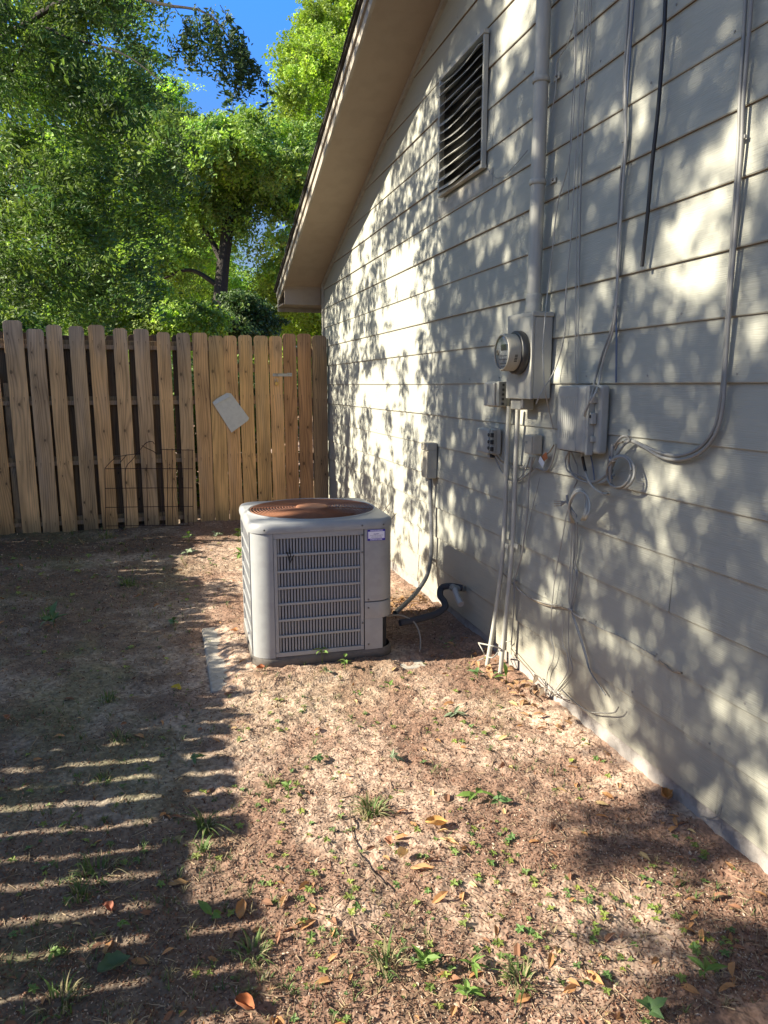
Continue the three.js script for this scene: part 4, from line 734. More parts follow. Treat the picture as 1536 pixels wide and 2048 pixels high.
tuft('spreading grass tuft at the bottom of the picture right of centre', 1040, 1968, 70, 0.06, 0.06, 0.35);
tuft('pale trailing grass clump near the bottom, left of the broad-leaved weeds', 775, 1935, 40, 0.085, 0.06, 0.6);
tuft('grass and clover clump at the shadow edge near the bottom', 505, 1915, 70, 0.06, 0.07, 0.35);
tuft('short sunlit grass tuft right of the shadow edge, below the slab', 545, 1572, 44, 0.04, 0.04, 0.4);
tuft('straggly grass tuft in the bottom left corner shade', 120, 2010, 50, 0.06, 0.08, 0.3);
tuft('dry grass clump under the gate left of the air conditioner', 215, 1075, 60, 0.12, 0.12, 0.4);
sprout('bright green four-leaved weed in full sun, mid yard to the right', 952, 1598, 4, 0.062, 0.026);
sprout('darker weed beside the bright four-leaved one', 996, 1612, 5, 0.042, 0.022, M.weedDark, 0.035, 0.2);
sprout('broad-leaved green weed near the bottom, left of the spreading grass tuft', 848, 1940, 7, 0.044, 0.020);
sprout('toothed pale green weed at the bottom beside the broad-leaved one', 945, 1945, 9, 0.040, 0.013);
sprout('glossy three-leaved sprout in the sun at the lower right', 1408, 1958, 4, 0.05, 0.022);
sprout('two-leaved sprout in the fence shadow near its lower edge', 425, 1842, 3, 0.045, 0.024);
sprout('bright leafy weed at the very bottom, right of centre', 935, 2000, 10, 0.034, 0.016);
sprout('weed with wide leaves on the bottom edge right of the spreading tuft', 1300, 2034, 4, 0.042, 0.026, M.weedDark);
sprout('small upright weed in front of the left half of the air conditioner', 645, 1336, 5, 0.05, 0.026, M.weedLight, 0.075, 0.3);
sprout('small five-leaved weed in front of the louvres, right of the upright one', 690, 1345, 6, 0.038, 0.022, M.weedLight, 0.055, 0.2);
sprout('grey-green fuzzy weed at the foot of the two weeds by the air conditioner', 652, 1352, 12, 0.035, 0.010, M.weedPale, 0.01, 0.7);
sprout('yellow-green seedling on the soil in front of the service panel', 780, 1375, 4, 0.04, 0.02);
sprout('withered pale green rosette on the sandy soil before the wall', 908, 1430, 10, 0.055, 0.022, M.weedPale, 0.01, 0.15);
sprout('green weed at the foot of the left conduit', 955, 1360, 5, 0.06, 0.026, M.weedDark, 0.03, 0.5);
sprout('narrow upright weed at the foot of the right conduit', 1012, 1372, 4, 0.06, 0.022, M.weedLight, 0.04, 1.0);
sprout('bright weed cluster under the gate left of the air conditioner', 478, 1085, 10, 0.085, 0.045, M.weedLight, 0.08, 0.3);
sprout('weed in the lit patch near the gate, left of the bright cluster', 432, 1077, 6, 0.08, 0.04, M.weedPale, 0.05, 0.4);
sprout('weed at the left tip of the lit patch near the fence', 378, 1085, 6, 0.08, 0.04, M.weedLight, 0.06, 0.4);
sprout('weed standing in the thin shadow band of the lit patch', 375, 1116, 5, 0.075, 0.034, M.weedPale, 0.06, 0.3);
sprout('low weed against the air conditioner in the shadow band', 482, 1114, 7, 0.075, 0.04, M.weedLight, 0.03, 0.3);
sprout('broad dark weed in deep shade at the left, halfway to the fence', 108, 1258, 6, 0.11, 0.045, M.weedDark, 0.05, 0.4);
sprout('small shaded weed left of the air conditioner', 347, 1252, 6, 0.06, 0.03, M.weedDark, 0.03, 0.4);
sprout('five-leaved weed in shade near the long shadow edge', 392, 1525, 6, 0.045, 0.02, M.weedDark, 0.03, 0.3);
sprout('weed on the sunlit soil just beyond the shadow edge, mid yard', 578, 1590, 6, 0.035, 0.02, M.weedLight, 0.03, 0.4);
sprout('weed among sticks in the sun, above the bushy tuft', 785, 1525, 7, 0.04, 0.018, M.weedPale, 0.02, 0.4);
sprout('seedling on sunny soil left of the bushy tuft', 635, 1525, 5, 0.04, 0.02, M.weedDark, 0.03, 0.3);
sprout('tiny lone sprout on a light stripe at the left', 138, 1645, 2, 0.04, 0.022, M.weedLight, 0.015, 1.1);
sprout('clover-like sprout on the lowest clear light stripe', 243, 1863, 5, 0.02, 0.016, M.weedLight, 0.02, 0.2);
sprout('yellow-leaved seedling in the lower left shade', 110, 1905, 5, 0.026, 0.02, M.weedLight, 0.015, 0.1);

// fallen leaves one can single out
function fallen(label, px, py, L, w, col, turn, curl = 0.35, up = 0.006, mat) {
  const c = onGround(px, py), P = [], N = 12, Kx = 4, lobed = L > 0.09 ? 0.25 : 0.06, q = (i, j) => {   // a curled blade with a wavy edge and a midrib fold
    const t = i / N, s = j / Kx, e = w / 2 * Math.pow(Math.sin(Math.PI * Math.pow(t, 0.8) * 0.97 + 0.05), 0.8) * (1 - lobed * (0.5 + 0.5 * Math.cos(t * 19 + L * 300))), x = s * e, a = curl * 1.6 * (t - 0.45);
    return [x * Math.cos(curl * 0.9 * s * s), up + Math.abs(s) * e * (0.25 + 0.8 * curl * s * s) + L * 0.30 * curl * a * a + 0.003 * Math.sin(t * 8 + s * 3), L * (t - 0.5) * (1 - 0.18 * curl)];
  };
  for (let i = 0; i < N; i++) for (let j = -Kx; j < Kx; j++) P.push(...q(i, j), ...q(i + 1, j), ...q(i, j + 1), ...q(i, j + 1), ...q(i + 1, j), ...q(i + 1, j + 1));
  const m = mat || Object.assign(leafMat(0.8, 0.2), { color: lin(...col) }), o = solo('fallen_leaf', mergeVertices(geoFrom(P).deleteAttribute('normal')), m, label, 'leaf'); o.geometry.computeVertexNormals(); o.position.set(c.x, gh(c.x, c.z) + 0.004, c.z); o.rotation.set(rr(-0.15, 0.15), turn, rr(-0.25, 0.25), 'YXZ'); return o;
}
fallen('bright yellow fallen leaf in the fence shadow left of the slab', 353, 1385, 0.06, 0.045, [0.62, 0.44, 0.04], 1.0);
fallen('brown fallen leaf at the far left in the shade', 12, 1440, 0.06, 0.04, [0.26, 0.10, 0.04], 0.4);
fallen('large green lobed fallen leaf in the lower left shade', 228, 1942, 0.092, 0.06, [0.09, 0.15, 0.075], 1.9, 0.7, 0.010);
fallen('curled rust-red leaf at the bottom, on the shadow edge', 492, 2030, 0.072, 0.045, [0.33, 0.105, 0.035], 0.7, 0.9, 0.012);
fallen('big orange-brown leaf lying against the wall at the right', 1330, 1612, 0.10, 0.06, [0.44, 0.20, 0.05], 2.5, 0.9, 0.014);
fallen('curled orange leaf cluster in the sun at mid yard', 872, 1660, 0.09, 0.05, [0.62, 0.36, 0.12], 1.3, 0.9, 0.012);
fallen('tan leaf flat on the soil near the curled one, right of centre', 845, 1745, 0.075, 0.03, [0.60, 0.33, 0.15], 1.4, 0.2);
fallen('pale tan leaf below the curled cluster', 898, 1690, 0.065, 0.026, [0.62, 0.38, 0.18], 0.9, 0.3);
fallen('brown curled leaf above the tan leaf at mid yard', 780, 1692, 0.05, 0.035, [0.30, 0.13, 0.07], 0.2, 0.9, 0.012);
fallen('upright pale leaf with a folded edge, lower centre', 808, 1720, 0.055, 0.045, [0.55, 0.40, 0.20], 2.2, 0.8, 0.016);
fallen('orange leaf tilted at the shadow edge near the bottom', 482, 1828, 0.075, 0.03, [0.48, 0.24, 0.09], 2.9, 0.3, 0.012);
fallen('ochre leaf in shade beside the notch of light', 357, 1770, 0.06, 0.022, [0.40, 0.24, 0.10], 1.5, 0.2);
fallen('dark red leaf in the fence shadow below the arching grass', 217, 1820, 0.05, 0.032, [0.26, 0.08, 0.04], 0.5, 0.5);
fallen('brown leaf on the slab at its far edge', 470, 1276, 0.06, 0.04, [0.40, 0.18, 0.07], 0.9, 0.8, 0.012);
fallen('rust-coloured curled leaf just in front of the slab corner', 523, 1352, 0.055, 0.035, [0.34, 0.12, 0.05], 1.2, 0.9, 0.012);

// uncountable litter: crumbs of bark, twigs, fallen leaves, seedlings
const spots = (n, x0, x1, z0, z1, fn) => { const out = []; for (let i = 0, k = 0; i < n && k < n * 8; k++) { const u = rnd(), z = -1 / mix(1 / -z0, 1 / -z1, u), x = rr(x0, x1); if (x > 1.60 || (x > 0.36 && x < 1.13 && z > -4.32 && z < -3.56)) continue; const r = fn(x, z); if (r) { out.push(r); i++; } } return out; };
const mulch = (x, z) => 1 - sandAt(x, z) * 0.75;
const onSlab = (x, z) => x > PAD.x0 && x < 0.27 && z > PAD.z0 && z < PAD.z1;
{
  const g = new THREE.IcosahedronGeometry(1, 0), p = g.attributes.position; for (let i = 0; i < p.count; i++) { const x = p.getX(i), y = p.getY(i), z = p.getZ(i), k = 0.75 + 0.5 * vn(x * 3 + 9, y * 3 + z * 5 + 4); p.setXYZ(i, x * k, y * k, z * k); } g.computeVertexNormals();
  const m = scatter('soil_crumbs', g, std([1, 1, 1], 0.95), spots(90000, -1.7, 1.6, -7.6, -1.2, (x, z) => {
    if (rnd() > mulch(x, z) || (onSlab(x, z) && rnd() < 0.85)) return null; const s = rr(0.001, 0.0030) * (rnd() < 0.03 ? 1.9 : 1) * mix(0.9, 1.5, sm(-3, -7, z)), m4 = new THREE.Matrix4().compose(V(x, gh(x, z) + s * 0.3, z), new THREE.Quaternion().setFromEuler(new THREE.Euler(rr(0, 6), rr(0, 6), rr(0, 6))), V(s * rr(0.8, 3.2), s * rr(0.35, 0.8), s));
    const k = rnd(), v = rr(0.6, 1.3); return [m4, k < 0.55 ? lin(0.17 * v, 0.085 * v, 0.052 * v) : k < 0.72 ? lin(0.29 * v, 0.175 * v, 0.115 * v) : k < 0.84 ? lin(0.11 * v, 0.07 * v, 0.05 * v) : lin(0.42 * v, 0.33 * v, 0.25 * v)];
  }), null, 'stuff'); tag(m, 'crumbs of bark and soil strewn over the yard', null, null, 'stuff');
  const tg = new THREE.CylinderGeometry(0.5, 0.35, 1, 5, 3); { const q = tg.attributes.position; for (let i = 0; i < q.count; i++) q.setX(i, q.getX(i) + 2.2 * Math.sin(q.getY(i) * 3)); tg.computeVertexNormals(); tg.rotateX(Math.PI / 2); }
  const t = scatter('twigs', tg, std([1, 1, 1], 0.9), spots(8000, -1.7, 1.6, -7.6, -1.2, (x, z) => { if (onSlab(x, z)) return null; const L = rr(0.010, 0.06), r = rr(0.0006, 0.0017); return [new THREE.Matrix4().compose(V(x, gh(x, z) + r * 1.4, z), new THREE.Quaternion().setFromEuler(new THREE.Euler(rr(-0.15, 0.15), rr(0, 6.3), rr(0, 3), 'YXZ')), V(r * 2, r * 2, L)), rnd() < 0.6 ? lin(0.16, 0.10, 0.065) : lin(0.36, 0.27, 0.17)]; }), null, 'stuff');
  tag(t, 'short twigs and straws lying all over the soil', null, null, 'stuff');
  const P = []; leafArr(1, 0.36, 0.09, 0.22, P, pose(0, 0, -0.5, 0, 0, 0)); const lg = geoFrom(P);
  const l = scatter('fallen_leaves', lg, leafMat(0.8, 0.2), spots(430, -1.6, 1.6, -7.5, -1.2, (x, z) => { const nearWall = sm(1.1, 1.6, x); if (rnd() > 0.42 + 0.5 * nearWall + 0.4 * sm(-2.6, -1.4, z)) return null; const L = rr(0.022, 0.062), v = rr(0.7, 1.25), k = rnd(); return [pose(x, gh(x, z) + 0.004 + rnd() * 0.006, z, rr(-0.35, 0.35), rr(0, 6.3), rr(-0.7, 0.7), L), k < 0.55 ? lin(0.46 * v, 0.235 * v, 0.095 * v) : k < 0.8 ? lin(0.27 * v, 0.13 * v, 0.07 * v) : lin(0.52 * v, 0.37 * v, 0.17 * v)]; }), null, 'stuff');
  tag(l, 'small brown and tan leaves fallen on the soil', null, null, 'stuff');
  const S = []; for (let i = 0; i < 5; i++) leafArr(1, 0.62, 0.12, 0.2, S, pose(0, 0.35, 0, rr(-0.5, 0.1), i * 1.257 + rr(-0.3, 0.3), 0, rr(0.7, 1.1))); const sg = geoFrom(S);
  const s = scatter('seedlings', sg, leafMat(0.6, 0.35), spots(1050, -1.6, 1.58, -7.5, -1.2, (x, z) => { const patch = fbm(x * 2.5 + 60, z * 2.5 + 71, 3); if (patch < 0.52 && rnd() > 0.12) return null; const L = rr(0.005, 0.017) * mix(1, 2, sm(-3.5, -7, z)), v = rr(0.7, 1.4), y = rnd(); return [pose(x, gh(x, z), z, rr(-0.3, 0.3), rr(0, 6.3), rr(-0.3, 0.3), L), lin(mix(0.10, 0.26, y) * v, mix(0.19, 0.30, y) * v, 0.05 * v)]; }), null, 'stuff');
  tag(s, 'tiny green seedlings dotted over the soil', null, null, 'stuff');
  const B = []; for (let i = 0; i < 7; i++) { const a = rr(0, 6.28), L = rr(0.6, 1.1), b = rr(0.3, 0.9), w = 0.03; const e = [Math.cos(a), Math.sin(a)]; const A = [0, 0, 0], C = [e[0] * b * 0.35 * L, 0.5 * L, e[1] * b * 0.35 * L], D = [e[0] * b * L, 0.72 * L, e[1] * b * L]; const o = [-e[1] * w, 0, e[0] * w], pl = (u, k) => [u[0] + o[0] * k, u[1], u[2] + o[2] * k]; B.push(...pl(A, -1), ...pl(A, 1), ...pl(C, -0.8), ...pl(C, -0.8), ...pl(A, 1), ...pl(C, 0.8), ...pl(C, -0.8), ...pl(C, 0.8), ...D); }
  const gb = scatter('sparse_grass', geoFrom(B), leafMat(0.7, 0.3), spots(1700, -1.7, 1.5, -7.6, -1.2, (x, z) => { const patch = fbm(x * 1.8 + 160, z * 1.8 + 12, 3) + 0.18 * sm(0.2, -0.5, x); if (patch < 0.56 && rnd() > 0.08) return null; const L = rr(0.016, 0.045) * mix(1, 1.7, sm(-3.5, -7, z)), v = rr(0.7, 1.3), d = rnd() < 0.4; return [pose(x, gh(x, z) - 0.003, z, 0, rr(0, 6.3), 0, L), d ? lin(0.32 * v, 0.27 * v, 0.14 * v) : lin(0.12 * v, 0.19 * v, 0.05 * v)]; }), null, 'stuff');
  tag(gb, 'sparse short grass in the shaded part of the yard', null, null, 'stuff');
}
{                                                                       // leaf drift in the angle between conduits and wall, dead vine
  const q = onGround(1040, 1378), P = []; for (let i = 0; i < 40; i++) { const x = rr(1.45, 1.6), z = rr(-3.45, -2.55); leafArr(rr(0.03, 0.07), rr(0.018, 0.035), 0.005, rr(0, 0.02), P, pose(x, gh(x, z) + rr(0.003, 0.03), z, rr(-0.5, 0.5), rr(0, 6.3), rr(-0.6, 0.6))); }
  const m = leafMat(0.8, 0.2); m.color = lin(0.40, 0.23, 0.11); solo('leaf_litter', geoFrom(P), m, 'drift of tan leaves at the foot of the wall by the conduits', null, null, 'stuff');
  const Q = []; for (let i = 0; i < 150; i++) { const x = rr(1.0, 1.6), z = rr(-4.6, -4.15); leafArr(rr(0.03, 0.08), rr(0.01, 0.025), 0.005, rr(0, 0.02), Q, pose(x, gh(x, z) + rr(0.003, 0.03), z, rr(-0.5, 0.5), rr(0, 6.3), rr(-0.6, 0.6))); }
  const m2 = leafMat(0.8, 0.2); m2.color = lin(0.30, 0.17, 0.07); solo('leaf_litter', geoFrom(Q), m2, 'brown leaf litter between the air conditioner and the wall', null, null, 'stuff');
  const v = thing('dead_vine', 'withered vine with shrivelled leaves climbing the foot of the wall', 'vine'); const w = (x, y, e) => W(x, y, e);
  for (const p of [[[1022, 1296, 0.02], [1040, 1320, 0.03], [1062, 1345, 0.03], [1072, 1362, 0.04]], [[1070, 1395, 0.05], [1066, 1372, 0.05], [1070, 1348, 0.04]], [[1072, 1355, 0.04], [1095, 1378, 0.04], [1112, 1392, 0.03], [1140, 1402, 0.03]], [[1062, 1384, 0.06], [1078, 1400, 0.06], [1085, 1412, 0.05]]]) part('stem', tube(p.map((a) => w(...a)), 0.0022, 0, 5), M.twig, v);
  for (const [x, y] of [[1068, 1348], [1075, 1368], [1066, 1376], [1080, 1372], [1066, 1390]]) { const L = []; leafArr(0.045, 0.03, 0.012, 0.03, L, pose(0, 0, 0, 1.2, rr(0, 6), rr(-0.5, 0.5))); part('leaf', geoFrom(L), std([0.16, 0.12, 0.085], 0.9, { side: THREE.DoubleSide }), v).position.copy(w(x, y, 0.05)); }
  const b = thing('bare_sapling', 'thin bare twig sapling growing behind the air conditioner', 'sapling'); const o = V(1.36, 0, -4.75);
  for (const p of [[[0, 0, 0], [0.005, 0.3, 0], [0, 0.62, 0.01]], [[0, 0.12, 0], [-0.05, 0.32, 0], [-0.09, 0.50, 0]], [[0, 0.3, 0], [0.06, 0.5, 0.02], [0.12, 0.58, 0.02]], [[0, 0.5, 0], [-0.1, 0.58, 0], [-0.16, 0.57, 0]], [[0, 0.55, 0], [0.08, 0.66, 0.02]]]) part('branch', tube(p.map((a) => V(...a).add(o)), 0.0026, 0, 5), M.twig, b);
  const stick = thing('stick', 'thin curving stick lying in the sun at mid yard', 'stick'); const s = [[700, 1625], [704, 1665], [712, 1695], [728, 1728], [762, 1765], [784, 1785]].map(([x, y]) => { const p = onGround(x, y); p.y = gh(p.x, p.z) + 0.006; return p; }); part('wood', tube(s, 0.0022, 40, 6), M.twig, stick);
}

// ---------------------------------------------------------------- trees
seed = 20231;
const SPRIG = { oak: sprig(18, 0.46, 0.095, 0.032, 0.5), far: sprig(24, 0.60, 0.105, 0.050, 0.3), bush: sprig(20, 0.30, 0.07, 0.036, 0.2), hang: sprig(20, 0.45, 0.105, 0.036, 0.2), shade: sprig(14, 0.20, 0.075, 0.032, 0.4) };
function crown(tree, geo, mat, lobes, n, dark, yellow, o = {}) {        // lobes: [Vector3, radius]; leaves gather in clumps on each lobe
  const S = [], wsum = lobes.reduce((s, l) => s + l[1] * l[1], 0);
  for (const [c, r] of lobes) {
    const clumps = []; const nc = Math.max(5, Math.round((o.clumps ?? 16)));
    for (let i = 0; i < nc; i++) { const d = V(rr(-1, 1), rr(-0.8, 1), rr(-1, 1)).normalize().multiplyScalar(r * rr(0.45, 0.95)); clumps.push([c.clone().add(d), r * rr(0.22, 0.42), rr(0.6, 1.4)]); }
    const k = Math.round(n * r * r / wsum);
    for (let i = 0; i < k; i++) {
      const [cc, cr, tone] = clumps[Math.floor(rnd() * nc)], g = () => (rnd() + rnd() + rnd() - 1.5) * 0.9;
      const p = V(cc.x + g() * cr * 1.15, cc.y + g() * cr * 0.8, cc.z + g() * cr * 1.15), out = p.clone().sub(c), az = Math.atan2(out.x, out.z) + rr(-0.9, 0.9);
      S.push([pose(p.x, p.y, p.z, rr(-0.3, 0.7) + (o.droop ?? 0.15), az, rr(-0.6, 0.6), rr(0.75, 1.3) * (o.scale ?? 1)), green(dark * tone, yellow)]);
    }
  }
  return scatter('crown', geo, mat, S, tree);
}
const px2 = (list, d, dj = 0.12) => list.map(([x, y, r]) => { const dd = d * (1 + rr(-dj, dj)); return [at(x, y, dd), r * dd / FOCAL]; });
const base = (px, d) => { const p = at(px, 900, d); return V(p.x, 0, p.z); };
function trunk(tree, pts, r0, r1, limbs = []) { const t = part('trunk', limb(pts, r0, r1, 10), M.bark, tree); for (const [p, a, b] of limbs) part('limb', limb(p, a, b, 7), M.bark, tree); return t; }
{
  const d = 9.6, t = thing('oak_tree', 'near dark oak leaning over the left end of the wooden fence', 'tree');
  const b = base(-60, 10.5); trunk(t, [b, at(-50, 500, 10.4), at(-30, 200, 10.2), at(10, -60, 10)], 0.24, 0.12, [[[at(-40, 300, 10.3), at(70, 60, 9.4), at(130, 74, 9), at(250, 110, 8.6), at(325, 165, 8.3)], 0.03, 0.006], [[at(-40, 420, 10.3), at(60, 330, 9.8), at(180, 350, 9.4)], 0.05, 0.012], [[at(-30, 100, 10.2), at(180, -20, 9), at(330, 10, 8.3), at(420, 30, 8), at(480, 110, 7.9)], 0.05, 0.006], [[at(-40, 560, 10.3), at(90, 520, 9.8), at(230, 560, 9.6)], 0.04, 0.01]]);
  crown(t, SPRIG.oak, M.leaf, px2([[40, 40, 150], [190, 20, 110], [70, 220, 150], [235, 190, 85], [60, 420, 160], [215, 400, 110], [320, 265, 60], [110, 560, 110], [235, 545, 68], [20, 640, 60], [320, 345, 50]], d), 2600, 0.98, 0.27, { clumps: 22, droop: 0.35 });
  const H = []; const strand = [[[345, 10], [380, 60], [395, 110]], [[420, 15], [440, 90], [455, 150]], [[450, 20], [475, 90], [490, 120]], [[470, 70], [505, 125], [535, 148]], [[430, 60], [460, 140], [475, 180]], [[395, 20], [415, 60], [425, 110]], [[370, 30], [372, 60], [350, 90]], [[440, 10], [470, 60], [500, 115]], [[455, 80], [480, 140], [470, 175]]];
  for (const s of strand) { const c = new THREE.CatmullRomCurve3(s.map(([x, y]) => at(x, y, 7.9 + rr(-0.3, 0.3)))); part('hanging_twig', new THREE.TubeGeometry(c, 14, 0.004, 5, false), M.bark, t); for (let i = 0; i < 16; i++) { const p = c.getPointAt(i / 16); H.push([pose(p.x + rr(-0.05, 0.05), p.y + rr(-0.05, 0.05), p.z + rr(-0.05, 0.05), 0.9 + rr(-0.3, 0.3), rr(0, 6.3), rr(-0.5, 0.5), rr(0.5, 0.85)), green(0.62, 0.05)]); } }
  scatter('hanging_leaves', SPRIG.hang, M.leaf, H, t);
}
{
  const d = 17, t = thing('oak_tree', 'middle tree with a straight dark trunk behind the gate', 'tree'), b = base(432, d);
  trunk(t, [b, at(438, 640, d), at(445, 540, d), at(455, 450, d), at(452, 330, d)], 0.24, 0.10, [[[at(447, 530, d), at(410, 460, d), at(370, 420, d)], 0.08, 0.03], [[at(455, 450, d), at(500, 380, d), at(560, 330, d)], 0.09, 0.03], [[at(452, 370, d), at(430, 280, d), at(470, 220, d)], 0.08, 0.02], [[at(442, 575, d), at(380, 540, d), at(320, 560, d)], 0.07, 0.02]]);
  crown(t, SPRIG.far, M.leaf, px2([[470, 318, 82], [390, 390, 90], [545, 340, 75], [455, 270, 58], [590, 330, 40], [315, 510, 52], [330, 430, 75], [520, 285, 45], [400, 300, 70], [560, 470, 26], [575, 420, 24], [600, 300, 50]], d), 4600, 1.75, 0.45, { clumps: 16 });
}
{
  const d = 25, t = thing('tall_tree', 'tall sunlit yellow-green tree rising beside the roof edge', 'tree'), b = base(665, d);
  trunk(t, [b, at(660, 500, d), at(655, 250, d), at(665, 60, d)], 0.3, 0.08, [[[at(655, 300, d), at(620, 220, d), at(600, 170, d)], 0.08, 0.02], [[at(658, 200, d), at(690, 120, d), at(710, 60, d)], 0.08, 0.02]]);
  crown(t, SPRIG.far, M.leaf, px2([[660, 40, 75], [615, 180, 55], [690, 150, 90], [640, 260, 70], [690, 300, 90], [600, 250, 40], [650, 390, 60], [720, 20, 80], [640, 110, 50], [590, 120, 25], [600, 330, 40], [770, 200, 80], [740, 350, 70]], d), 5600, 1.7, 0.72, { clumps: 16, scale: 1.1 });
}
for (const [label, px, d, lobes, n, dark, yel] of [
  ['dark leafy tree filling the background behind the near oak', 120, 20, [[40, 300, 160], [180, 250, 150], [100, 480, 160], [260, 420, 130], [20, 100, 160], [190, 90, 130], [280, 560, 110], [60, 620, 110], [330, 300, 80]], 5200, 1.6, 0.6],
  ['light green tree standing between the near oak and the straight trunk', 305, 27, [[300, 240, 80], [250, 330, 110], [350, 350, 90], [290, 450, 110], [390, 300, 70], [360, 550, 100], [240, 560, 90]], 4200, 1.9, 0.6],
  ['small light tree beyond the fence under the eave', 668, 24, [[585, 590, 60], [540, 620, 45], [640, 600, 55], [560, 540, 34], [620, 540, 30], [660, 650, 45]], 2200, 2.0, 0.6],
  ['feathery pale tree rising behind the straight trunk', 500, 32, [[500, 600, 42], [430, 610, 60], [540, 585, 26], [515, 640, 50], [410, 540, 40]], 2600, 1.9, 0.5]]) {
  const t = thing('tree', label, 'tree'), b = base(px, d); trunk(t, [b, V(b.x, 1.2, b.z), at(px + 6, lobes[0][1] + 20, d)], 0.2, 0.06); crown(t, SPRIG.far, M.leaf, px2(lobes, d), n, dark, yel, { clumps: 14, scale: 1.15 });
}
for (const [label, d, lobes, n, dark, yel] of [
  ['dark shrub right of the straight trunk, just above the gate', 12.5, [[492, 632, 32], [520, 655, 30], [470, 655, 26], [482, 590, 16], [505, 612, 16]], 700, 0.75, 0.12],
  ['leafy shrub above the middle of the left fence boards', 12, [[170, 640, 55], [250, 630, 60], [330, 640, 55], [390, 635, 42], [290, 590, 40]], 1900, 1.5, 0.5],
  ['climbing shrub spilling over the left end of the fence', 8.6, [[15, 650, 34], [50, 640, 22], [-20, 690, 30], [-40, 640, 45]], 700, 1.4, 0.5]]) {
  const t = thing('shrub', label, 'shrub'), c = px2(lobes, d, 0.05); const g0 = V(c[0][0].x, 0, c[0][0].z);
  for (let i = 0; i < 3; i++) part('stem', limb([g0.clone().add(V(rr(-0.1, 0.1), 0, rr(-0.1, 0.1))), V(g0.x + rr(-0.2, 0.2), 1, g0.z), c[i % c.length][0]], 0.03, 0.008, 6), M.bark, t);
  crown(t, SPRIG.bush, M.leaf, c, n, dark, yel, { clumps: 14 });
}
{                                                                       // shaded undergrowth close behind the fence
  const S = []; for (let i = 0; i < 2600; i++) { const x = rr(-3.4, 1.5), y = 1.75 * Math.pow(rnd(), 0.8), z = rr(-10.2, -8.6); S.push([pose(x, y, z, rr(-0.3, 0.8), rr(0, 6.3), rr(-0.6, 0.6), rr(0.8, 1.3)), green(0.9, 0.2)]); }
  tag(scatter('undergrowth', SPRIG.bush, M.leaf, S, null, 'stuff'), 'dark green undergrowth seen through the slits of fence and gate', null, null, 'stuff');
}
{                                                                       // the far wood behind everything
  const S = []; for (let i = 0; i < 9000; i++) { const d = rr(34, 52), px = rr(-500, 900), top = 480 - 110 * fbm(px / 90, 3, 3) - 60 * sm(300, -200, px) + 120 * sm(430, 500, px) * (1 - sm(580, 650, px)), py = mix(top, 800, Math.pow(rnd(), 0.8)), p = at(px, py, d); if (p.y < 0) continue; S.push([pose(p.x, p.y, p.z, rr(-0.3, 0.8), rr(0, 6.3), rr(-0.6, 0.6), rr(1.5, 3.2)), green(1.6 * (0.7 + 0.7 * vn(px / 40, py / 40)), 0.5)]); }
  tag(scatter('far_woods', SPRIG.far, M.leaf, S, null, 'stuff'), 'far green woods seen over the fence between the trees', null, null, 'stuff');
}
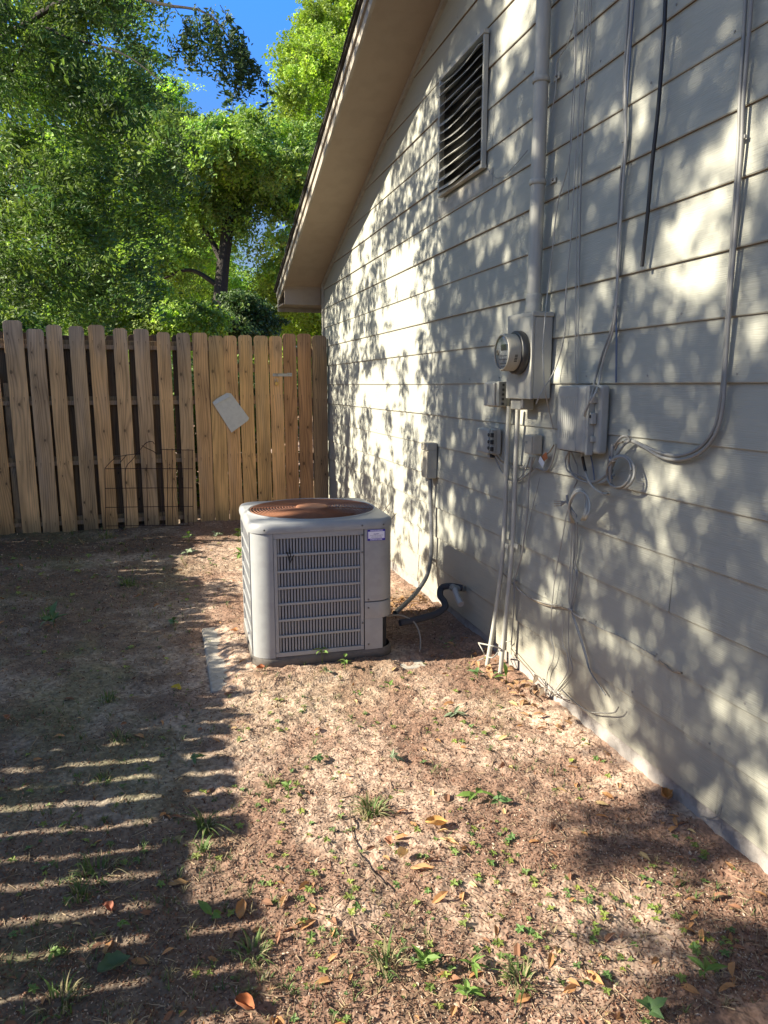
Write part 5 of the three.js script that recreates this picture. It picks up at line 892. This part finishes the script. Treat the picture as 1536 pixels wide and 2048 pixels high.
// the two oaks outside the frame on the left whose crowns dapple the wall: leaves stand where rays from the wall to the sun cross them
{
  seed = 909;
  const ce = Math.cos(SUN_EL), se = Math.sin(SUN_EL), sa = Math.sin(SUN_AZ), ca = Math.cos(SUN_AZ);
  const open = (z, q) => {                                              // how open the crowns are above each stretch of wall
    let L = mix(0.36, 0.20, sm(-4.6, -3.6, z)) + 0.16 * Math.exp(-(((z + 3.15) / 0.28) ** 2)) + 0.09 * sm(1.85, 2.1, q) * sm(-2.9, -2.7, z) - 0.16 * sm(-2.45, -2.1, z) * (1 - sm(0.9, 1.15, q)) * sm(0.25, 0.45, q) + 0.22 * sm(-2.95, -2.8, z) * sm(-2.1, -2.35, z) * (1 - sm(0.8, 1.1, q));
    L += 0.30 * Math.exp(-(((z + 5.4) / 0.75) ** 2) - (((q - 1.7) / 1.2) ** 2)) - 0.22 * sm(-6.6, -7.2, z);
    L -= 0.36 * Math.exp(-(((z + 4.05) / 0.40) ** 4)) * sm(0.5, 0.9, q);
    L -= 0.22 * sm(-2.75, -2.5, z) * Math.exp(-(((q - 1.5) / 0.38) ** 4));
    L -= 0.10 * sm(-3.7, -3.2, z) * sm(2.5, 2.8, q);
    return L;
  };
  const dens = (z, q) => {
    const foot = sm(0.10, 0.42, q + 0.35 * (fbm(z * 1.6 + 4, 9, 2) - 0.5) + 0.80 * sm(-2.35, -1.3, z) * (fbm(z * 2.2 + 50, q * 2 + 8, 2) > 0.5 ? 1 : 0.55));
    const n = 0.5 * fbm(z * 2.0 + 20, q * 1.5 + 7, 3) + 0.5 * vn(z * mix(7.5, 5.6, sm(-4.6, -4.2, z)), q * mix(4.2, 3.2, sm(-4.6, -4.2, z))), thr = 0.5 + (open(z, q) - 0.5) * 0.42;
    return foot * (0.02 + 1.2 * sm(thr - 0.025, thr + 0.03, n));
  };
  for (const [label, z0, z1, tz, X0, X1, size] of [['oak beyond the left fence shading the far half of the wall', -8.6, -4.35, -8.7, -4.9, -3.0, 0.58], ['oak beyond the left fence shading the near half of the wall', -4.35, 0.8, -1.2, -10.5, -7.2, 0.85]]) {
    const t = thing('oak_tree', label, 'tree'), S = [], TX = -9.6, b = V(TX, 0, tz);
    for (let i = 0, k = 0; i < (z0 < -5 ? 7500 : 13000) && k < 400000; k++) {
      const z = rr(z0, z1), q = rr(-0.8, 4.6); if (rnd() > dens(z, q)) continue; i++;
      const X = rr(X0, X1), L = (1.63 - X) / (ce * ca); S.push([pose(X, q + L * se, z - L * ce * sa, rr(-0.3, 0.7), rr(0, 6.3), rr(-0.6, 0.6), rr(0.7, 1.25) * size), green(0.8, 0.3)]);
    }
    scatter('crown', SPRIG.shade, M.shadeLeaf, S, t);
    trunk(t, [b, V(TX + 0.1, 2.5, tz - 0.1), V(TX - 0.1, 5, tz), V(TX, 7.6, tz + (tz < -5 ? 0.5 : -0.6))], 0.3, 0.06, [[[V(TX, 4.6, tz), V(TX + 0.4, 5.8, tz + (tz < -5 ? 0.7 : -0.8)), V(TX + 0.6, 6.6, tz + (tz < -5 ? 1.5 : -1.6))], 0.07, 0.015], [[V(TX, 5, tz), V(TX - 0.8, 6.6, tz), V(TX - 1.2, 8, tz)], 0.07, 0.02]]);
  }
  // hedge and a leaning shrub just behind the left fence: block the low light at its far end
  const sh = thing('shrub', 'dense shrubs behind the far part of the left fence', 'shrub'), S = [];
  for (let i = 0; i < 5200; i++) { const z = rr(-7.6, -2.2), top = z > -5.85 ? (z > -4.75 ? mix(2.25, 0.8, sm(-4.0, -2.0, z)) : mix(2.35, 2.1, sm(-5.9, -4.75, z))) : z > -6.95 ? 1.9 : 2.2, y = top * Math.sqrt(rnd()), X = rr(-4.2, -3.55); S.push([pose(X, y, z, rr(-0.3, 0.6), rr(0, 6.3), rr(-0.6, 0.6), rr(0.7, 1.1)), green(0.8, 0.3)]); }
  scatter('foliage', SPRIG.bush, M.shadeLeaf, S, sh); for (let i = 0; i < 6; i++) part('stem', limb([V(-3.9, 0, -7 + i * 0.8), V(-3.9, 0.8, -7 + i * 0.8), V(-3.8, 1.6, -6.9 + i * 0.8)], 0.03, 0.01, 6), M.bark, sh);
}

// ---------------------------------------------------------------- render
scene.traverse((o) => { if (o.isMesh) { o.castShadow = true; o.receiveShadow = true; } });
const renderer = new THREE.WebGLRenderer({ antialias: true });
renderer.toneMapping = THREE.LinearToneMapping; renderer.toneMappingExposure = EXPOSURE;
renderer.shadowMap.enabled = true; renderer.shadowMap.type = THREE.PCFSoftShadowMap;
renderer.render(scene, camera);
